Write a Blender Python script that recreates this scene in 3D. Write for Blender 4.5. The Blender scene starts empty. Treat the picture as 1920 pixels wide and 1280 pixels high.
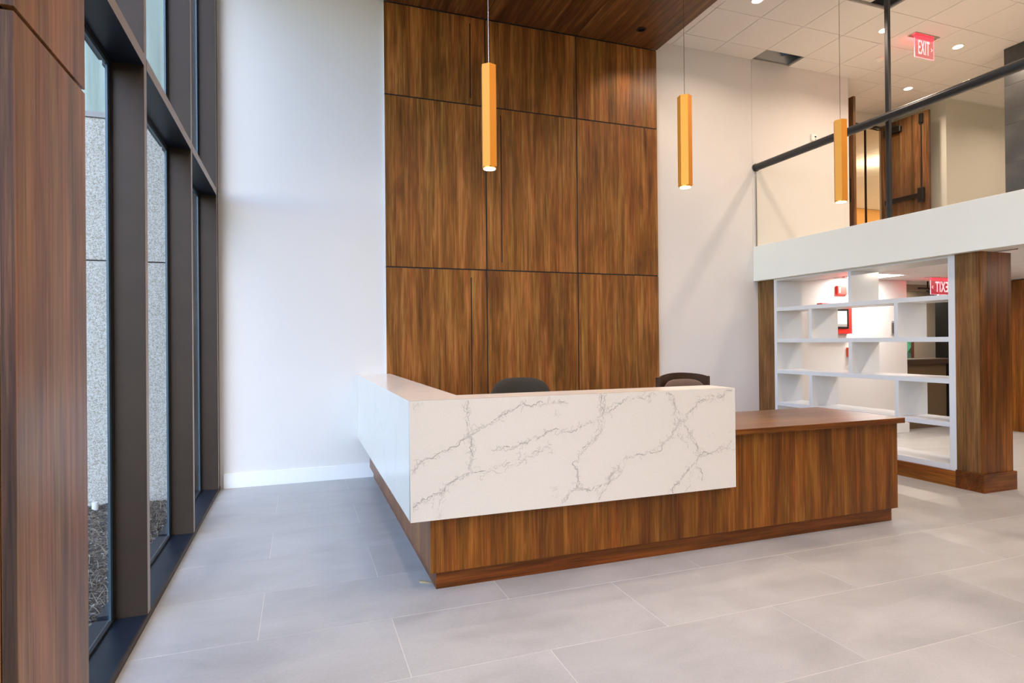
import bpy, bmesh, math, random
import numpy as np
from mathutils import Vector, Matrix
random.seed(7)
R = math.radians
S = bpy.context.scene
COL = S.collection
PI = math.pi

# ------------------------------------------------------------------ camera
cam_d = bpy.data.cameras.new('camera'); cam = bpy.data.objects.new('camera', cam_d); COL.objects.link(cam)
YAW, PITCH, ROLL = R(19.6907), R(0.1723), R(-0.5262)
fw = Vector((math.sin(YAW)*math.cos(PITCH), math.cos(YAW)*math.cos(PITCH), math.sin(PITCH)))
rt = Vector((math.cos(YAW), -math.sin(YAW), 0)); up = rt.cross(fw)
r2 = rt*math.cos(ROLL)+up*math.sin(ROLL); u2 = -rt*math.sin(ROLL)+up*math.cos(ROLL)
M = Matrix(((r2.x, u2.x, -fw.x, 0), (r2.y, u2.y, -fw.y, 0), (r2.z, u2.z, -fw.z, 1.3842), (0, 0, 0, 1)))
cam.matrix_world = M
cam_d.sensor_width = 36; cam_d.lens = 1111.88/1920*36; cam_d.shift_y = -1.415/1920
cam_d.clip_start = 0.05; cam_d.clip_end = 500
S.camera = cam

# ------------------------------------------------------------------ world, exposure
w = bpy.data.worlds.new('sky'); S.world = w; w.use_nodes = True
nt = w.node_tree; nt.nodes.clear()
sky = nt.nodes.new('ShaderNodeTexSky'); sky.sky_type = 'NISHITA'; sky.sun_disc = False
sky.sun_elevation = R(38); sky.sun_rotation = R(200); sky.dust_density = 0.8; sky.air_density = 1.0
bg = nt.nodes.new('ShaderNodeBackground'); bg.inputs[1].default_value = 0.84
wo = nt.nodes.new('ShaderNodeOutputWorld')
wb_ = nt.nodes.new('ShaderNodeMix'); wb_.data_type = 'RGBA'; wb_.blend_type = 'MULTIPLY'; wb_.inputs[0].default_value = 1
wb_.inputs[7].default_value = (.885, .975, 1.15, 1)     # white balance of the photograph: daylight reads cool
nt.links.new(sky.outputs[0], wb_.inputs[6]); nt.links.new(wb_.outputs[2], bg.inputs[0]); nt.links.new(bg.outputs[0], wo.inputs[0])
S.view_settings.view_transform = 'Standard'; S.view_settings.look = 'None'
S.view_settings.gamma = 1.0; S.view_settings.use_curve_mapping = False
S.view_settings.exposure = 0.0
S.cycles.use_denoising = True
S.cycles.max_bounces = 10; S.cycles.diffuse_bounces = 6; S.cycles.glossy_bounces = 4; S.cycles.transparent_max_bounces = 16
S.cycles.sample_clamp_indirect = 6.0
DL = 24.0          # watts of a ceiling downlight
WARM = (1.0, 0.765, 0.60)

# ------------------------------------------------------------------ materials
def mat(name): 
    m = bpy.data.materials.new(name); m.use_nodes = True; n = m.node_tree
    b = n.nodes.get('Principled BSDF'); return m, n, b
def setp(b, **k):
    for a, v in k.items(): b.inputs[a.replace('_', ' ')].default_value = v
def rgb(r, g, b):
    f = lambda c: (c/255/12.92) if c/255 <= .04045 else ((c/255+.055)/1.055)**2.4
    return (f(r), f(g), f(b), 1)
def plain(name, col, rough=.5, metal=0., spec=.5, bump=0., bscale=60, var=0., vscale=4.):
    m, n, b = mat(name); setp(b, Base_Color=col, Roughness=rough, Metallic=metal); b.inputs['Specular IOR Level'].default_value = spec
    tc = n.nodes.new('ShaderNodeTexCoord')
    no = n.nodes.new('ShaderNodeTexNoise'); no.inputs['Scale'].default_value = vscale; no.inputs['Detail'].default_value = 5
    n.links.new(tc.outputs['Object'], no.inputs['Vector'])
    mx = n.nodes.new('ShaderNodeMix'); mx.data_type = 'RGBA'; v = max(var, .015)
    mx.inputs[6].default_value = tuple(min(1, c*(1+v)) for c in col[:3])+(1,)
    mx.inputs[7].default_value = tuple(c*(1-v) for c in col[:3])+(1,)
    n.links.new(no.outputs[0], mx.inputs[0]); n.links.new(mx.outputs[2], b.inputs['Base Color'])
    if bump:
        n2 = n.nodes.new('ShaderNodeTexNoise'); n2.inputs['Scale'].default_value = bscale; n2.inputs['Detail'].default_value = 3
        n.links.new(tc.outputs['Object'], n2.inputs['Vector'])
        bp = n.nodes.new('ShaderNodeBump'); bp.inputs['Strength'].default_value = bump; bp.inputs['Distance'].default_value = .01
        n.links.new(n2.outputs[0], bp.inputs['Height']); n.links.new(bp.outputs[0], b.inputs['Normal'])
    return m
def emit(name, col, s):
    m, n, b = mat(name); setp(b, Base_Color=col, Emission_Color=col, Emission_Strength=s); return m
def ramp(n, pts):
    r = n.nodes.new('ShaderNodeValToRGB'); e = r.color_ramp.elements
    e[0].position, e[0].color = pts[0]; e[1].position, e[1].color = pts[-1]
    for p, c in pts[1:-1]:
        x = e.new(p); x.color = c
    return r
def walnut(name, axis='Z', dark=(.040, .015, .0055), mid=(.135, .056, .020), light=(.27, .135, .056), rough=.36, gray=0.):
    """Walnut laminate: streaks run along axis."""
    m, n, b = mat(name)
    L = n.links
    tc = n.nodes.new('ShaderNodeTexCoord'); oi = n.nodes.new('ShaderNodeObjectInfo')
    mu = n.nodes.new('ShaderNodeMath'); mu.operation = 'MULTIPLY'; mu.inputs[1].default_value = 37.0
    L.new(oi.outputs['Random'], mu.inputs[0])
    ad = n.nodes.new('ShaderNodeVectorMath'); ad.operation = 'ADD'
    L.new(tc.outputs['Object'], ad.inputs[0]); L.new(mu.outputs[0], ad.inputs[1])
    def noise(across, along, det, dist=0., rgh=.6):
        mp = n.nodes.new('ShaderNodeMapping')
        s = {'X': (along, across, across), 'Y': (across, along, across), 'Z': (across, across, along)}[axis]
        mp.inputs['Scale'].default_value = s
        L.new(ad.outputs[0], mp.inputs['Vector'])
        no = n.nodes.new('ShaderNodeTexNoise'); no.inputs['Scale'].default_value = 1; no.inputs['Detail'].default_value = det
        no.inputs['Distortion'].default_value = dist; no.inputs['Roughness'].default_value = rgh
        L.new(mp.outputs[0], no.inputs['Vector']); return no
    a = noise(9, .6, 5, .9); f = noise(110, 1.3, 5, .25, .75); c = noise(34, 1.6, 4, 1.1)
    def lin(x, k):
        q = n.nodes.new('ShaderNodeMath'); q.operation = 'MULTIPLY'; q.inputs[1].default_value = k; L.new(x, q.inputs[0]); return q.outputs[0]
    def add(x, y):
        q = n.nodes.new('ShaderNodeMath'); q.operation = 'ADD'; L.new(x, q.inputs[0]); L.new(y, q.inputs[1]); return q.outputs[0]
    s = add(add(lin(a.outputs[0], .42), lin(f.outputs[0], .30)), lin(c.outputs[0], .28))
    A = lambda c: tuple(c)+(1,)
    rp = ramp(n, [(.375, A(dark)), (.455, A(tuple((x*.45+y*.55) for x, y in zip(dark, mid)))), (.51, A(mid)), (.625, A(light))])
    L.new(s, rp.inputs[0])
    sm = noise(2.6, 1.1, 3, .5); hv = noise(14, .9, 3, .6)
    r2 = ramp(n, [(.30, (.66, .66, .70, 1)), (.52, (1, 1, 1, 1)), (.75, (1.12, 1.1, 1.06, 1))]); L.new(sm.outputs[0], r2.inputs[0])
    r3 = ramp(n, [(.34, (.92, 1.07, .95, 1)), (.66, (1.08, .94, .95, 1))]); L.new(hv.outputs[0], r3.inputs[0])
    prev = rp.outputs[0]
    for rr_ in (r2, r3):
        mx = n.nodes.new('ShaderNodeMix'); mx.data_type = 'RGBA'; mx.blend_type = 'MULTIPLY'; mx.inputs[0].default_value = 1
        L.new(prev, mx.inputs[6]); L.new(rr_.outputs[0], mx.inputs[7]); prev = mx.outputs[2]
    # short figure marks, like small knots
    mp = n.nodes.new('ShaderNodeMapping'); kk = {'X': (2.2, 7, 7), 'Y': (7, 2.2, 7), 'Z': (7, 7, 2.2)}[axis]; mp.inputs['Scale'].default_value = kk
    wv = n.nodes.new('ShaderNodeVectorMath'); wv.operation = 'ADD'; L.new(ad.outputs[0], wv.inputs[0])
    wn_ = n.nodes.new('ShaderNodeVectorMath'); wn_.operation = 'SCALE'; wn_.inputs['Scale'].default_value = .12; L.new(c.outputs['Color'], wn_.inputs[0]); L.new(wn_.outputs[0], wv.inputs[1])
    L.new(wv.outputs[0], mp.inputs[0])
    vo = n.nodes.new('ShaderNodeTexVoronoi'); vo.inputs['Scale'].default_value = 1; L.new(mp.outputs[0], vo.inputs['Vector'])
    r4 = ramp(n, [(.02, (1.35, 1.3, 1.2, 1)), (.07, (.82, .8, .78, 1)), (.16, (1, 1, 1, 1))]); L.new(vo.outputs['Distance'], r4.inputs[0])
    mx = n.nodes.new('ShaderNodeMix'); mx.data_type = 'RGBA'; mx.blend_type = 'MULTIPLY'; mx.inputs[0].default_value = .7
    L.new(prev, mx.inputs[6]); L.new(r4.outputs[0], mx.inputs[7]); L.new(mx.outputs[2], b.inputs['Base Color'])
    setp(b, Roughness=rough); b.inputs['Specular IOR Level'].default_value = .3
    bp = n.nodes.new('ShaderNodeBump'); bp.inputs['Strength'].default_value = .12; bp.inputs['Distance'].default_value = .002
    L.new(f.outputs[0], bp.inputs['Height']); L.new(bp.outputs[0], b.inputs['Normal'])
    return m
def glass(name, tint=(.93, .97, .95), ior=1.5, dirt=0.):
    m = bpy.data.materials.new(name); m.use_nodes = True; n = m.node_tree; n.nodes.clear()
    o = n.nodes.new('ShaderNodeOutputMaterial'); t = n.nodes.new('ShaderNodeBsdfTransparent'); g = n.nodes.new('ShaderNodeBsdfGlossy')
    t.inputs[0].default_value = tint+(1,); g.inputs['Roughness'].default_value = .01
    lw = n.nodes.new('ShaderNodeLayerWeight'); lw.inputs[0].default_value = .5
    pw = n.nodes.new('ShaderNodeMath'); pw.operation = 'POWER'; pw.inputs[1].default_value = 5; n.links.new(lw.outputs['Facing'], pw.inputs[0])
    fr = n.nodes.new('ShaderNodeMath'); fr.operation = 'MULTIPLY_ADD'; fr.inputs[1].default_value = .96-(1.5-ior); fr.inputs[2].default_value = .02; n.links.new(pw.outputs[0], fr.inputs[0])
    mx = n.nodes.new('ShaderNodeMixShader'); n.links.new(fr.outputs[0], mx.inputs[0]); n.links.new(t.outputs[0], mx.inputs[1]); n.links.new(g.outputs[0], mx.inputs[2])
    last = mx.outputs[0]
    if dirt:
        d = n.nodes.new('ShaderNodeBsdfDiffuse'); d.inputs[0].default_value = (.6, .68, .75, 1)
        tc = n.nodes.new('ShaderNodeTexCoord'); no = n.nodes.new('ShaderNodeTexNoise'); no.inputs['Scale'].default_value = 3; no.inputs['Detail'].default_value = 8
        n.links.new(tc.outputs['Object'], no.inputs['Vector'])
        mr = n.nodes.new('ShaderNodeMapRange'); mr.inputs[1].default_value = .45; mr.inputs[2].default_value = .75; mr.inputs[4].default_value = dirt
        n.links.new(no.outputs[0], mr.inputs[0])
        m2 = n.nodes.new('ShaderNodeMixShader'); n.links.new(mr.outputs[0], m2.inputs[0]); n.links.new(last, m2.inputs[1]); n.links.new(d.outputs[0], m2.inputs[2]); last = m2.outputs[0]
    n.links.new(last, o.inputs[0]); return m

K = dict(dark=(.085, .030, .008), mid=(.25, .094, .020), light=(.46, .20, .06))
WZ = walnut('walnut_vertical', 'Z', **K); WX = walnut('walnut_crosswise', 'X', **K); WY = walnut('walnut_lengthwise', 'Y', **K)
WSOF_SHADED = walnut('walnut_soffit_shaded', 'Y', dark=(.05, .018, .005), mid=(.155, .060, .018), light=(.30, .14, .05), rough=.42)  # same walnut, darkened in its colour to stand for the soffit's shade
WZd = walnut('walnut_desk', 'Z', dark=(.06, .017, .002), mid=(.20, .060, .006), light=(.38, .14, .022), rough=.34)
WXd = walnut('walnut_desk_crosswise', 'X', dark=(.06, .015, .002), mid=(.18, .048, .006), light=(.29, .095, .016), rough=.34)
WYd = walnut('walnut_desk_lengthwise', 'Y', dark=(.06, .017, .002), mid=(.20, .060, .006), light=(.38, .14, .022), rough=.34)
WTOP = walnut('walnut_worktop', 'X', dark=(.10, .045, .02), mid=(.19, .085, .035), light=(.27, .13, .06), rough=.30)
WPIL = walnut('walnut_pillar', 'Z', dark=(.085, .036, .014), mid=(.26, .122, .052), light=(.40, .20, .09), rough=.30)
WEDGE = walnut('walnut_edge_band', 'Z', dark=(.022, .009, .005), mid=(.085, .036, .019), light=(.21, .10, .05), rough=.65)
WCOL = walnut('walnut_column', 'Z', dark=(.07, .030, .009), mid=(.20, .088, .026), light=(.32, .16, .055), rough=.4)
WHITE = plain('white_wall_paint', rgb(222, 219, 216), .6, bump=.03, bscale=220, spec=.3)
TRIMW = plain('white_trim_paint', rgb(235, 236, 236), .4)
FASC = plain('white_fascia_paint', rgb(238, 239, 228), .55, spec=.3)
CEILT = plain('ceiling_tile_white', rgb(226, 222, 218), .85, bump=.15, bscale=400, var=.02, spec=.1)
GRID = plain('ceiling_grid_grey', rgb(150, 146, 142), .6)
PLEN = plain('plenum_dark', rgb(60, 58, 56), .9)
SHELFW = plain('shelf_white_lacquer', rgb(222, 223, 222), .24, spec=.5)
BRONZE = plain('dark_bronze_metal', (.034, .020, .013, 1), .45, metal=.1, spec=.35, var=.25, vscale=6)
BRFACE = plain('bronze_edge_metal', (.36, .295, .25, 1), .45, metal=.25, var=.1)
SILLM = plain('blue_black_sill_metal', (.006, .011, .022, 1), .4, metal=.1, spec=.4, var=.4, vscale=14)
GASK = plain('black_gasket', (.006, .007, .009, 1), .6)
BEAD = plain('blue_grey_glazing_bead', (.055, .095, .13, 1), .35, metal=.3)
BLACK = plain('black_metal', (.010, .010, .011, 1), .35, metal=.3)
RAILM = plain('charcoal_rail_metal', (.035, .036, .038, 1), .33, metal=.35, spec=.6)
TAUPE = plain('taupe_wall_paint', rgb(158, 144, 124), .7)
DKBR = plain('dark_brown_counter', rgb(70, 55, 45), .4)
TANW = plain('warm_grey_wall_paint', rgb(218, 213, 200), .7)
YELW = plain('golden_wall_paint', rgb(235, 190, 120), .7)
RED = plain('fire_red', (.75, .03, .02, 1), .4)
REDL = emit('exit_red_letters', (1, .035, .05, 1), 2.2)
PAPER = plain('paper_white', rgb(240, 238, 230), .8)
LENS = emit('lamp_lens', (1, .93, .86, 1), 9)
LENSW = emit('pendant_lens', (1, .80, .50, 1), 10)
PLAST = plain('white_plastic', rgb(236, 234, 228), .4)
CHROME = plain('aluminium', (.6, .6, .6, 1), .3, metal=1.)
GOLD = plain('orange_gold_anodised', (.84, .32, .03, 1), .42, metal=.45, spec=.5, var=.05)
GOLDR = plain('gold_end_ring', (.85, .42, .07, 1), .3, metal=.7)
GLASSW = glass('window_glass', (.95, .98, .98), 1.25, dirt=.04)
GLASSR = glass('railing_glass', (.955, .97, .96), 1.42)
FABR = plain('grey_green_upholstery', rgb(66, 61, 52), .85, bump=.3, bscale=600, spec=.2)
FABB = plain('taupe_upholstery', rgb(120, 98, 86), .85, bump=.3, bscale=600, spec=.2)
SHELLB = plain('dark_brown_shell', rgb(62, 40, 26), .4)
GROUT = plain('pale_grout', rgb(214, 208, 198), .8)

def slate():
    m, n, b = mat('dark_grey_stone_tile'); L = n.links
    tc = n.nodes.new('ShaderNodeTexCoord'); no = n.nodes.new('ShaderNodeTexNoise'); no.inputs['Scale'].default_value = 3; no.inputs['Detail'].default_value = 9; no.inputs['Roughness'].default_value = .65
    L.new(tc.outputs['Object'], no.inputs['Vector']); rp = ramp(n, [(.3, rgb(48, 48, 50)), (.55, rgb(66, 66, 67)), (.75, rgb(84, 83, 82))])
    L.new(no.outputs[0], rp.inputs[0]); L.new(rp.outputs[0], b.inputs['Base Color']); setp(b, Roughness=.35); return m
SLATE = slate()

def tile_mat():
    m, n, b = mat('porcelain_floor_tile'); L = n.links
    tc = n.nodes.new('ShaderNodeTexCoord'); oi = n.nodes.new('ShaderNodeObjectInfo')
    mu = n.nodes.new('ShaderNodeMath'); mu.operation = 'MULTIPLY'; mu.inputs[1].default_value = 53.
    L.new(oi.outputs['Random'], mu.inputs[0]); ad = n.nodes.new('ShaderNodeVectorMath'); ad.operation = 'ADD'
    L.new(tc.outputs['Object'], ad.inputs[0]); L.new(mu.outputs[0], ad.inputs[1])
    def nz(s, d, dist=0):
        mp = n.nodes.new('ShaderNodeMapping'); mp.inputs['Scale'].default_value = (1, 1.7, 1); L.new(ad.outputs[0], mp.inputs[0])
        no = n.nodes.new('ShaderNodeTexNoise'); no.inputs['Scale'].default_value = s; no.inputs['Detail'].default_value = d; no.inputs['Distortion'].default_value = dist; no.inputs['Roughness'].default_value = .6
        L.new(mp.outputs[0], no.inputs['Vector']); return no.outputs[0]
    a = nz(1.8, 8, .6); f = nz(90, 3)
    rp = ramp(n, [(.30, rgb(164, 162, 158)), (.5, rgb(175, 173, 169)), (.72, rgb(184, 182, 178))])
    L.new(a, rp.inputs[0])
    mx = n.nodes.new('ShaderNodeMix'); mx.data_type = 'RGBA'; mx.blend_type = 'MULTIPLY'; mx.inputs[0].default_value = 1
    r2_ = ramp(n, [(.2, (.90, .90, .90, 1)), (.8, (1.06, 1.06, 1.06, 1))]); L.new(f, r2_.inputs[0])
    L.new(rp.outputs[0], mx.inputs[6]); L.new(r2_.outputs[0], mx.inputs[7]); L.new(mx.outputs[2], b.inputs['Base Color'])
    mr = n.nodes.new('ShaderNodeMapRange'); mr.inputs[3].default_value = .30; mr.inputs[4].default_value = .46; L.new(a, mr.inputs[0]); L.new(mr.outputs[0], b.inputs['Roughness'])
    b.inputs['Specular IOR Level'].default_value = .4
    return m
TILE = tile_mat()

def quartz_mat(name, veins):
    m, n, b = mat(name); L = n.links
    tc = n.nodes.new('ShaderNodeTexCoord'); no = n.nodes.new('ShaderNodeTexNoise'); no.inputs['Scale'].default_value = 260; no.inputs['Detail'].default_value = 2
    L.new(tc.outputs['Object'], no.inputs['Vector']); rp = ramp(n, [(.3, rgb(224, 214, 200)), (.7, rgb(238, 229, 215))]); L.new(no.outputs[0], rp.inputs[0])
    col = rp.outputs[0]
    if veins:
        at = n.nodes.new('ShaderNodeAttribute'); at.attribute_name = 'vein'
        mx = n.nodes.new('ShaderNodeMix'); mx.data_type = 'RGBA'; mx.inputs[7].default_value = rgb(60, 56, 52)
        L.new(at.outputs['Fac'], mx.inputs[0]); L.new(col, mx.inputs[6]); col = mx.outputs[2]
    else:
        vo = n.nodes.new('ShaderNodeTexNoise'); vo.inputs['Scale'].default_value = 1.1; vo.inputs['Detail'].default_value = 9; vo.inputs['Distortion'].default_value = .8
        L.new(tc.outputs['Object'], vo.inputs['Vector'])
        r3 = ramp(n, [(.488, (1, 1, 1, 1)), (.5, (.95, .945, .94, 1)), (.512, (1, 1, 1, 1))]); L.new(vo.outputs[0], r3.inputs[0])
        mx = n.nodes.new('ShaderNodeMix'); mx.data_type = 'RGBA'; mx.blend_type = 'MULTIPLY'; mx.inputs[0].default_value = 1
        L.new(col, mx.inputs[6]); L.new(r3.outputs[0], mx.inputs[7]); col = mx.outputs[2]
    L.new(col, b.inputs['Base Color']); setp(b, Roughness=.2); b.inputs['Specular IOR Level'].default_value = .5
    return m
QV = quartz_mat('white_quartz_veined', True); QP = quartz_mat('white_quartz', False)

def concrete():
    m, n, b = mat('exposed_aggregate_concrete'); L = n.links
    tc = n.nodes.new('ShaderNodeTexCoord'); v = n.nodes.new('ShaderNodeTexVoronoi'); v.inputs['Scale'].default_value = 120
    L.new(tc.outputs['Object'], v.inputs['Vector'])
    rp = ramp(n, [(0, rgb(140, 132, 118)), (.35, rgb(178, 173, 163)), (.75, rgb(200, 197, 190)), (1, rgb(150, 142, 128))])
    sp = n.nodes.new('ShaderNodeSeparateColor'); L.new(v.outputs['Color'], sp.inputs[0]); L.new(sp.outputs[0], rp.inputs[0])
    L.new(rp.outputs[0], b.inputs['Base Color']); setp(b, Roughness=.9)
    bp = n.nodes.new('ShaderNodeBump'); bp.inputs['Strength'].default_value = .3; bp.inputs['Distance'].default_value = .003; bp.invert = True
    L.new(v.outputs['Distance'], bp.inputs['Height']); L.new(bp.outputs[0], b.inputs['Normal']); return m
CONC = concrete()
def streaky():
    m, n, b = mat('greenish_precast_panel'); L = n.links
    tc = n.nodes.new('ShaderNodeTexCoord'); mp = n.nodes.new('ShaderNodeMapping'); mp.inputs['Scale'].default_value = (9, 9, .4); L.new(tc.outputs['Object'], mp.inputs[0])
    no = n.nodes.new('ShaderNodeTexNoise'); no.inputs['Scale'].default_value = 1; no.inputs['Detail'].default_value = 7; L.new(mp.outputs[0], no.inputs['Vector'])
    rp = ramp(n, [(.35, rgb(136, 150, 140)), (.6, rgb(170, 182, 170))]); L.new(no.outputs[0], rp.inputs[0]); L.new(rp.outputs[0], b.inputs['Base Color']); setp(b, Roughness=.8); return m
PRECAST = streaky()
def mulch():
    m, n, b = mat('leaf_mulch'); L = n.links
    tc = n.nodes.new('ShaderNodeTexCoord'); v = n.nodes.new('ShaderNodeTexVoronoi'); v.inputs['Scale'].default_value = 55; L.new(tc.outputs['Object'], v.inputs['Vector'])
    sp = n.nodes.new('ShaderNodeSeparateColor'); L.new(v.outputs['Color'], sp.inputs[0])
    rp = ramp(n, [(0, rgb(36, 32, 30)), (.6, rgb(82, 70, 60)), (.93, rgb(112, 100, 88)), (1, rgb(170, 165, 158))]); L.new(sp.outputs[0], rp.inputs[0])
    L.new(rp.outputs[0], b.inputs['Base Color']); setp(b, Roughness=.95)
    bp = n.nodes.new('ShaderNodeBump'); bp.inputs['Distance'].default_value = .02; L.new(v.outputs['Distance'], bp.inputs['Height']); L.new(bp.outputs[0], b.inputs['Normal']); return m
MULCH = mulch()

# ------------------------------------------------------------------ object helpers
def wloc(p):
    v = Vector((0, 0, 0))
    while p: v += p.location; p = p.parent
    return v
def tag(o, label=None, cat=None, group=None, kind=None):
    if label: o['label'] = label
    if cat: o['category'] = cat
    if group: o['group'] = group
    if kind: o['kind'] = kind
    return o
def empty(name, loc, label=None, cat=None, group=None, kind=None):
    o = bpy.data.objects.new(name, None); o.location = loc; o.empty_display_size = .1; COL.objects.link(o)
    return tag(o, label, cat, group, kind)
def link(name, bm, m, parent=None, smooth=False):
    """Link a bmesh given in world coordinates; its origin goes to the middle of its bounds."""
    co = [v.co for v in bm.verts]
    lo = Vector([min(c[i] for c in co) for i in range(3)]); hi = Vector([max(c[i] for c in co) for i in range(3)])
    c = (lo+hi)/2
    bmesh.ops.translate(bm, verts=bm.verts, vec=-c)
    me = bpy.data.meshes.new(name); bm.to_mesh(me); bm.free()
    for mm in (m if isinstance(m, (list, tuple)) else [m]): me.materials.append(mm)
    if smooth:
        for p in me.polygons: p.use_smooth = True
        try: me.set_sharp_from_angle(angle=R(35))
        except Exception: pass
    o = bpy.data.objects.new(name, me); COL.objects.link(o)
    o.location = c-wloc(parent)
    if parent: o.parent = parent
    return o
def addbox(bm, b, bev=0., seg=2):
    x0, x1, y0, y1, z0, z1 = b
    r = bmesh.ops.create_cube(bm, size=1)
    vs = r['verts']
    bmesh.ops.scale(bm, verts=vs, vec=(x1-x0, y1-y0, z1-z0)); bmesh.ops.translate(bm, verts=vs, vec=((x0+x1)/2, (y0+y1)/2, (z0+z1)/2))
    if bev:
        es = list({e for v in vs for e in v.link_edges})
        bmesh.ops.bevel(bm, geom=es, offset=bev, segments=seg, profile=.6, affect='EDGES')
def boxes(name, bs, m, parent=None, bev=0., seg=1):
    bm = bmesh.new()
    if isinstance(bs[0], (int, float)): bs = [bs]
    for b in bs: addbox(bm, b, bev, seg)
    return link(name, bm, m, parent)
def addcyl(bm, p0, p1, r, n=24, r2=None):
    p0, p1 = Vector(p0), Vector(p1); d = p1-p0
    q = d.to_track_quat('Z', 'Y').to_matrix().to_4x4(); q.translation = (p0+p1)/2
    return bmesh.ops.create_cone(bm, cap_ends=True, segments=n, radius1=r, radius2=r if r2 is None else r2, depth=d.length, matrix=q)
def cyl(name, p0, p1, r, m, parent=None, n=24, r2=None, smooth=True):
    bm = bmesh.new(); addcyl(bm, p0, p1, r, n, r2); return link(name, bm, m, parent, smooth)
def text(name, s, size, loc, rot, m, parent=None, ext=.001, bold=0.0, sx=1., fit=None):
    cu = bpy.data.curves.new(name, 'FONT'); cu.body = s; cu.size = size; cu.extrude = ext; cu.align_x = 'CENTER'; cu.align_y = 'CENTER'; cu.offset = bold; cu.space_character = 1.12 if s == 'EXIT' else 1.0
    t = bpy.data.objects.new(name+'_tmp', cu); COL.objects.link(t)
    bpy.context.view_layer.update()
    me = bpy.data.meshes.new_from_object(t.evaluated_get(bpy.context.evaluated_depsgraph_get()))
    bpy.data.objects.remove(t); bpy.data.curves.remove(cu)
    me.name = name
    if fit:
        cs = np.array([v.co[:] for v in me.vertices]); ex = cs.max(0)-cs.min(0)
        me.transform(Matrix.Diagonal((fit[0]/ex[0], fit[1]/ex[1], 1, 1)))
    me.materials.clear(); me.materials.append(m)
    me.transform(Matrix.Diagonal((sx, 1, 1, 1)))
    o = bpy.data.objects.new(name, me); COL.objects.link(o)
    o.location = Vector(loc)-wloc(parent); o.rotation_euler = rot
    if parent: o.parent = parent
    return o
def copy_part(o, parent, dloc):
    c = o.copy(); COL.objects.link(c); c.parent = parent; c.location = dloc; return c

# ------------------------------------------------------------------ dimensions
XW, XG = -0.732, -0.887       # inner face of mullions, glass
YW, YF = 6.322, 6.272         # white back wall, walnut wall face
ZC, ZS = 5.107, 4.973         # tile ceiling, walnut soffit
XL, XJ1, XJ2, XR = .854, 1.957, 3.074, 4.170
XB = 5.671                    # balcony fascia face
ZF0, ZF1 = 2.165, 2.6204
YB = -5.0                     # wall behind the camera

# ------------------------------------------------------------------ floor with tiles
floor = boxes('floor', (XW-.01, 12.2, YB, 8.2, -.16, -.0012), GROUT); tag(floor, 'pale grey large format porcelain tile floor', 'floor', kind='structure')
TL, TW, G = 1.2493, .5653, .0035
tile_meshes = {}
rows = range(-14, 10)
for r in rows:
    y0 = 3.0315 + r*TW; y1 = y0+TW-G
    x00 = (.428 if r % 2 else -.1945)
    for k in range(-2, 10):
        x0 = x00+k*TL; x1 = x0+TL-G
        a0, a1 = max(x0, XW+.004), min(x1, 10.6)
        if a1-a0 < .02: continue
        yy0, yy1 = max(y0, YB+.01), min(y1, 8.15)
        if yy1-yy0 < .02: continue
        key = (round(a1-a0, 3), round(yy1-yy0, 3))
        if key not in tile_meshes:
            o = boxes('tile', (a0, a1, yy0, yy1, -.012, 0), TILE, floor, bev=.0008)
            tile_meshes[key] = o
        else:
            src = tile_meshes[key]; o = src.copy(); COL.objects.link(o); o.parent = floor
            o.location = Vector(((a0+a1)/2, (yy0+yy1)/2, -.006))-floor.location

# ------------------------------------------------------------------ white walls
wb = boxes('wall_back', [(-.98, 8.5, YW, YW+.2, -.16, ZF1), (-.98, XB-.002, YW, YW+.2, ZF1, 5.6), (XB+.002, 7.385, YW, YW+.2, ZF1, 5.6),
                         (7.30, 7.385, YW+.2, 7.3, ZF1, 5.6), (XB-.01, XB+.01, YW+.01, YW+.2, ZF1, 5.6)], WHITE)
tag(wb, 'tall white painted wall behind the reception desk', 'wall', kind='structure')
bb = boxes('baseboard_back', [(XW+.03, XL, YW-.014, YW, 0, .144), (XR, 5.74, YW-.014, YW, 0, .144), (6.2, 8.515, YW-.014, YW, 0, .144)], TRIMW, bev=.002)
tag(bb, 'white baseboard along the back wall', 'baseboard', kind='structure')
wr = boxes('wall_rear', (XW-.2, 12.4, YB-.2, YB, -.16, 5.6), WHITE); tag(wr, kind='structure', label='white wall behind the viewpoint', cat='wall')
wr2 = boxes('wall_right', (12.2, 12.4, YB, 6.9, -.16, 5.6), WHITE); tag(wr2, kind='structure', label='white wall at the far right end of the lobby', cat='wall')

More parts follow.
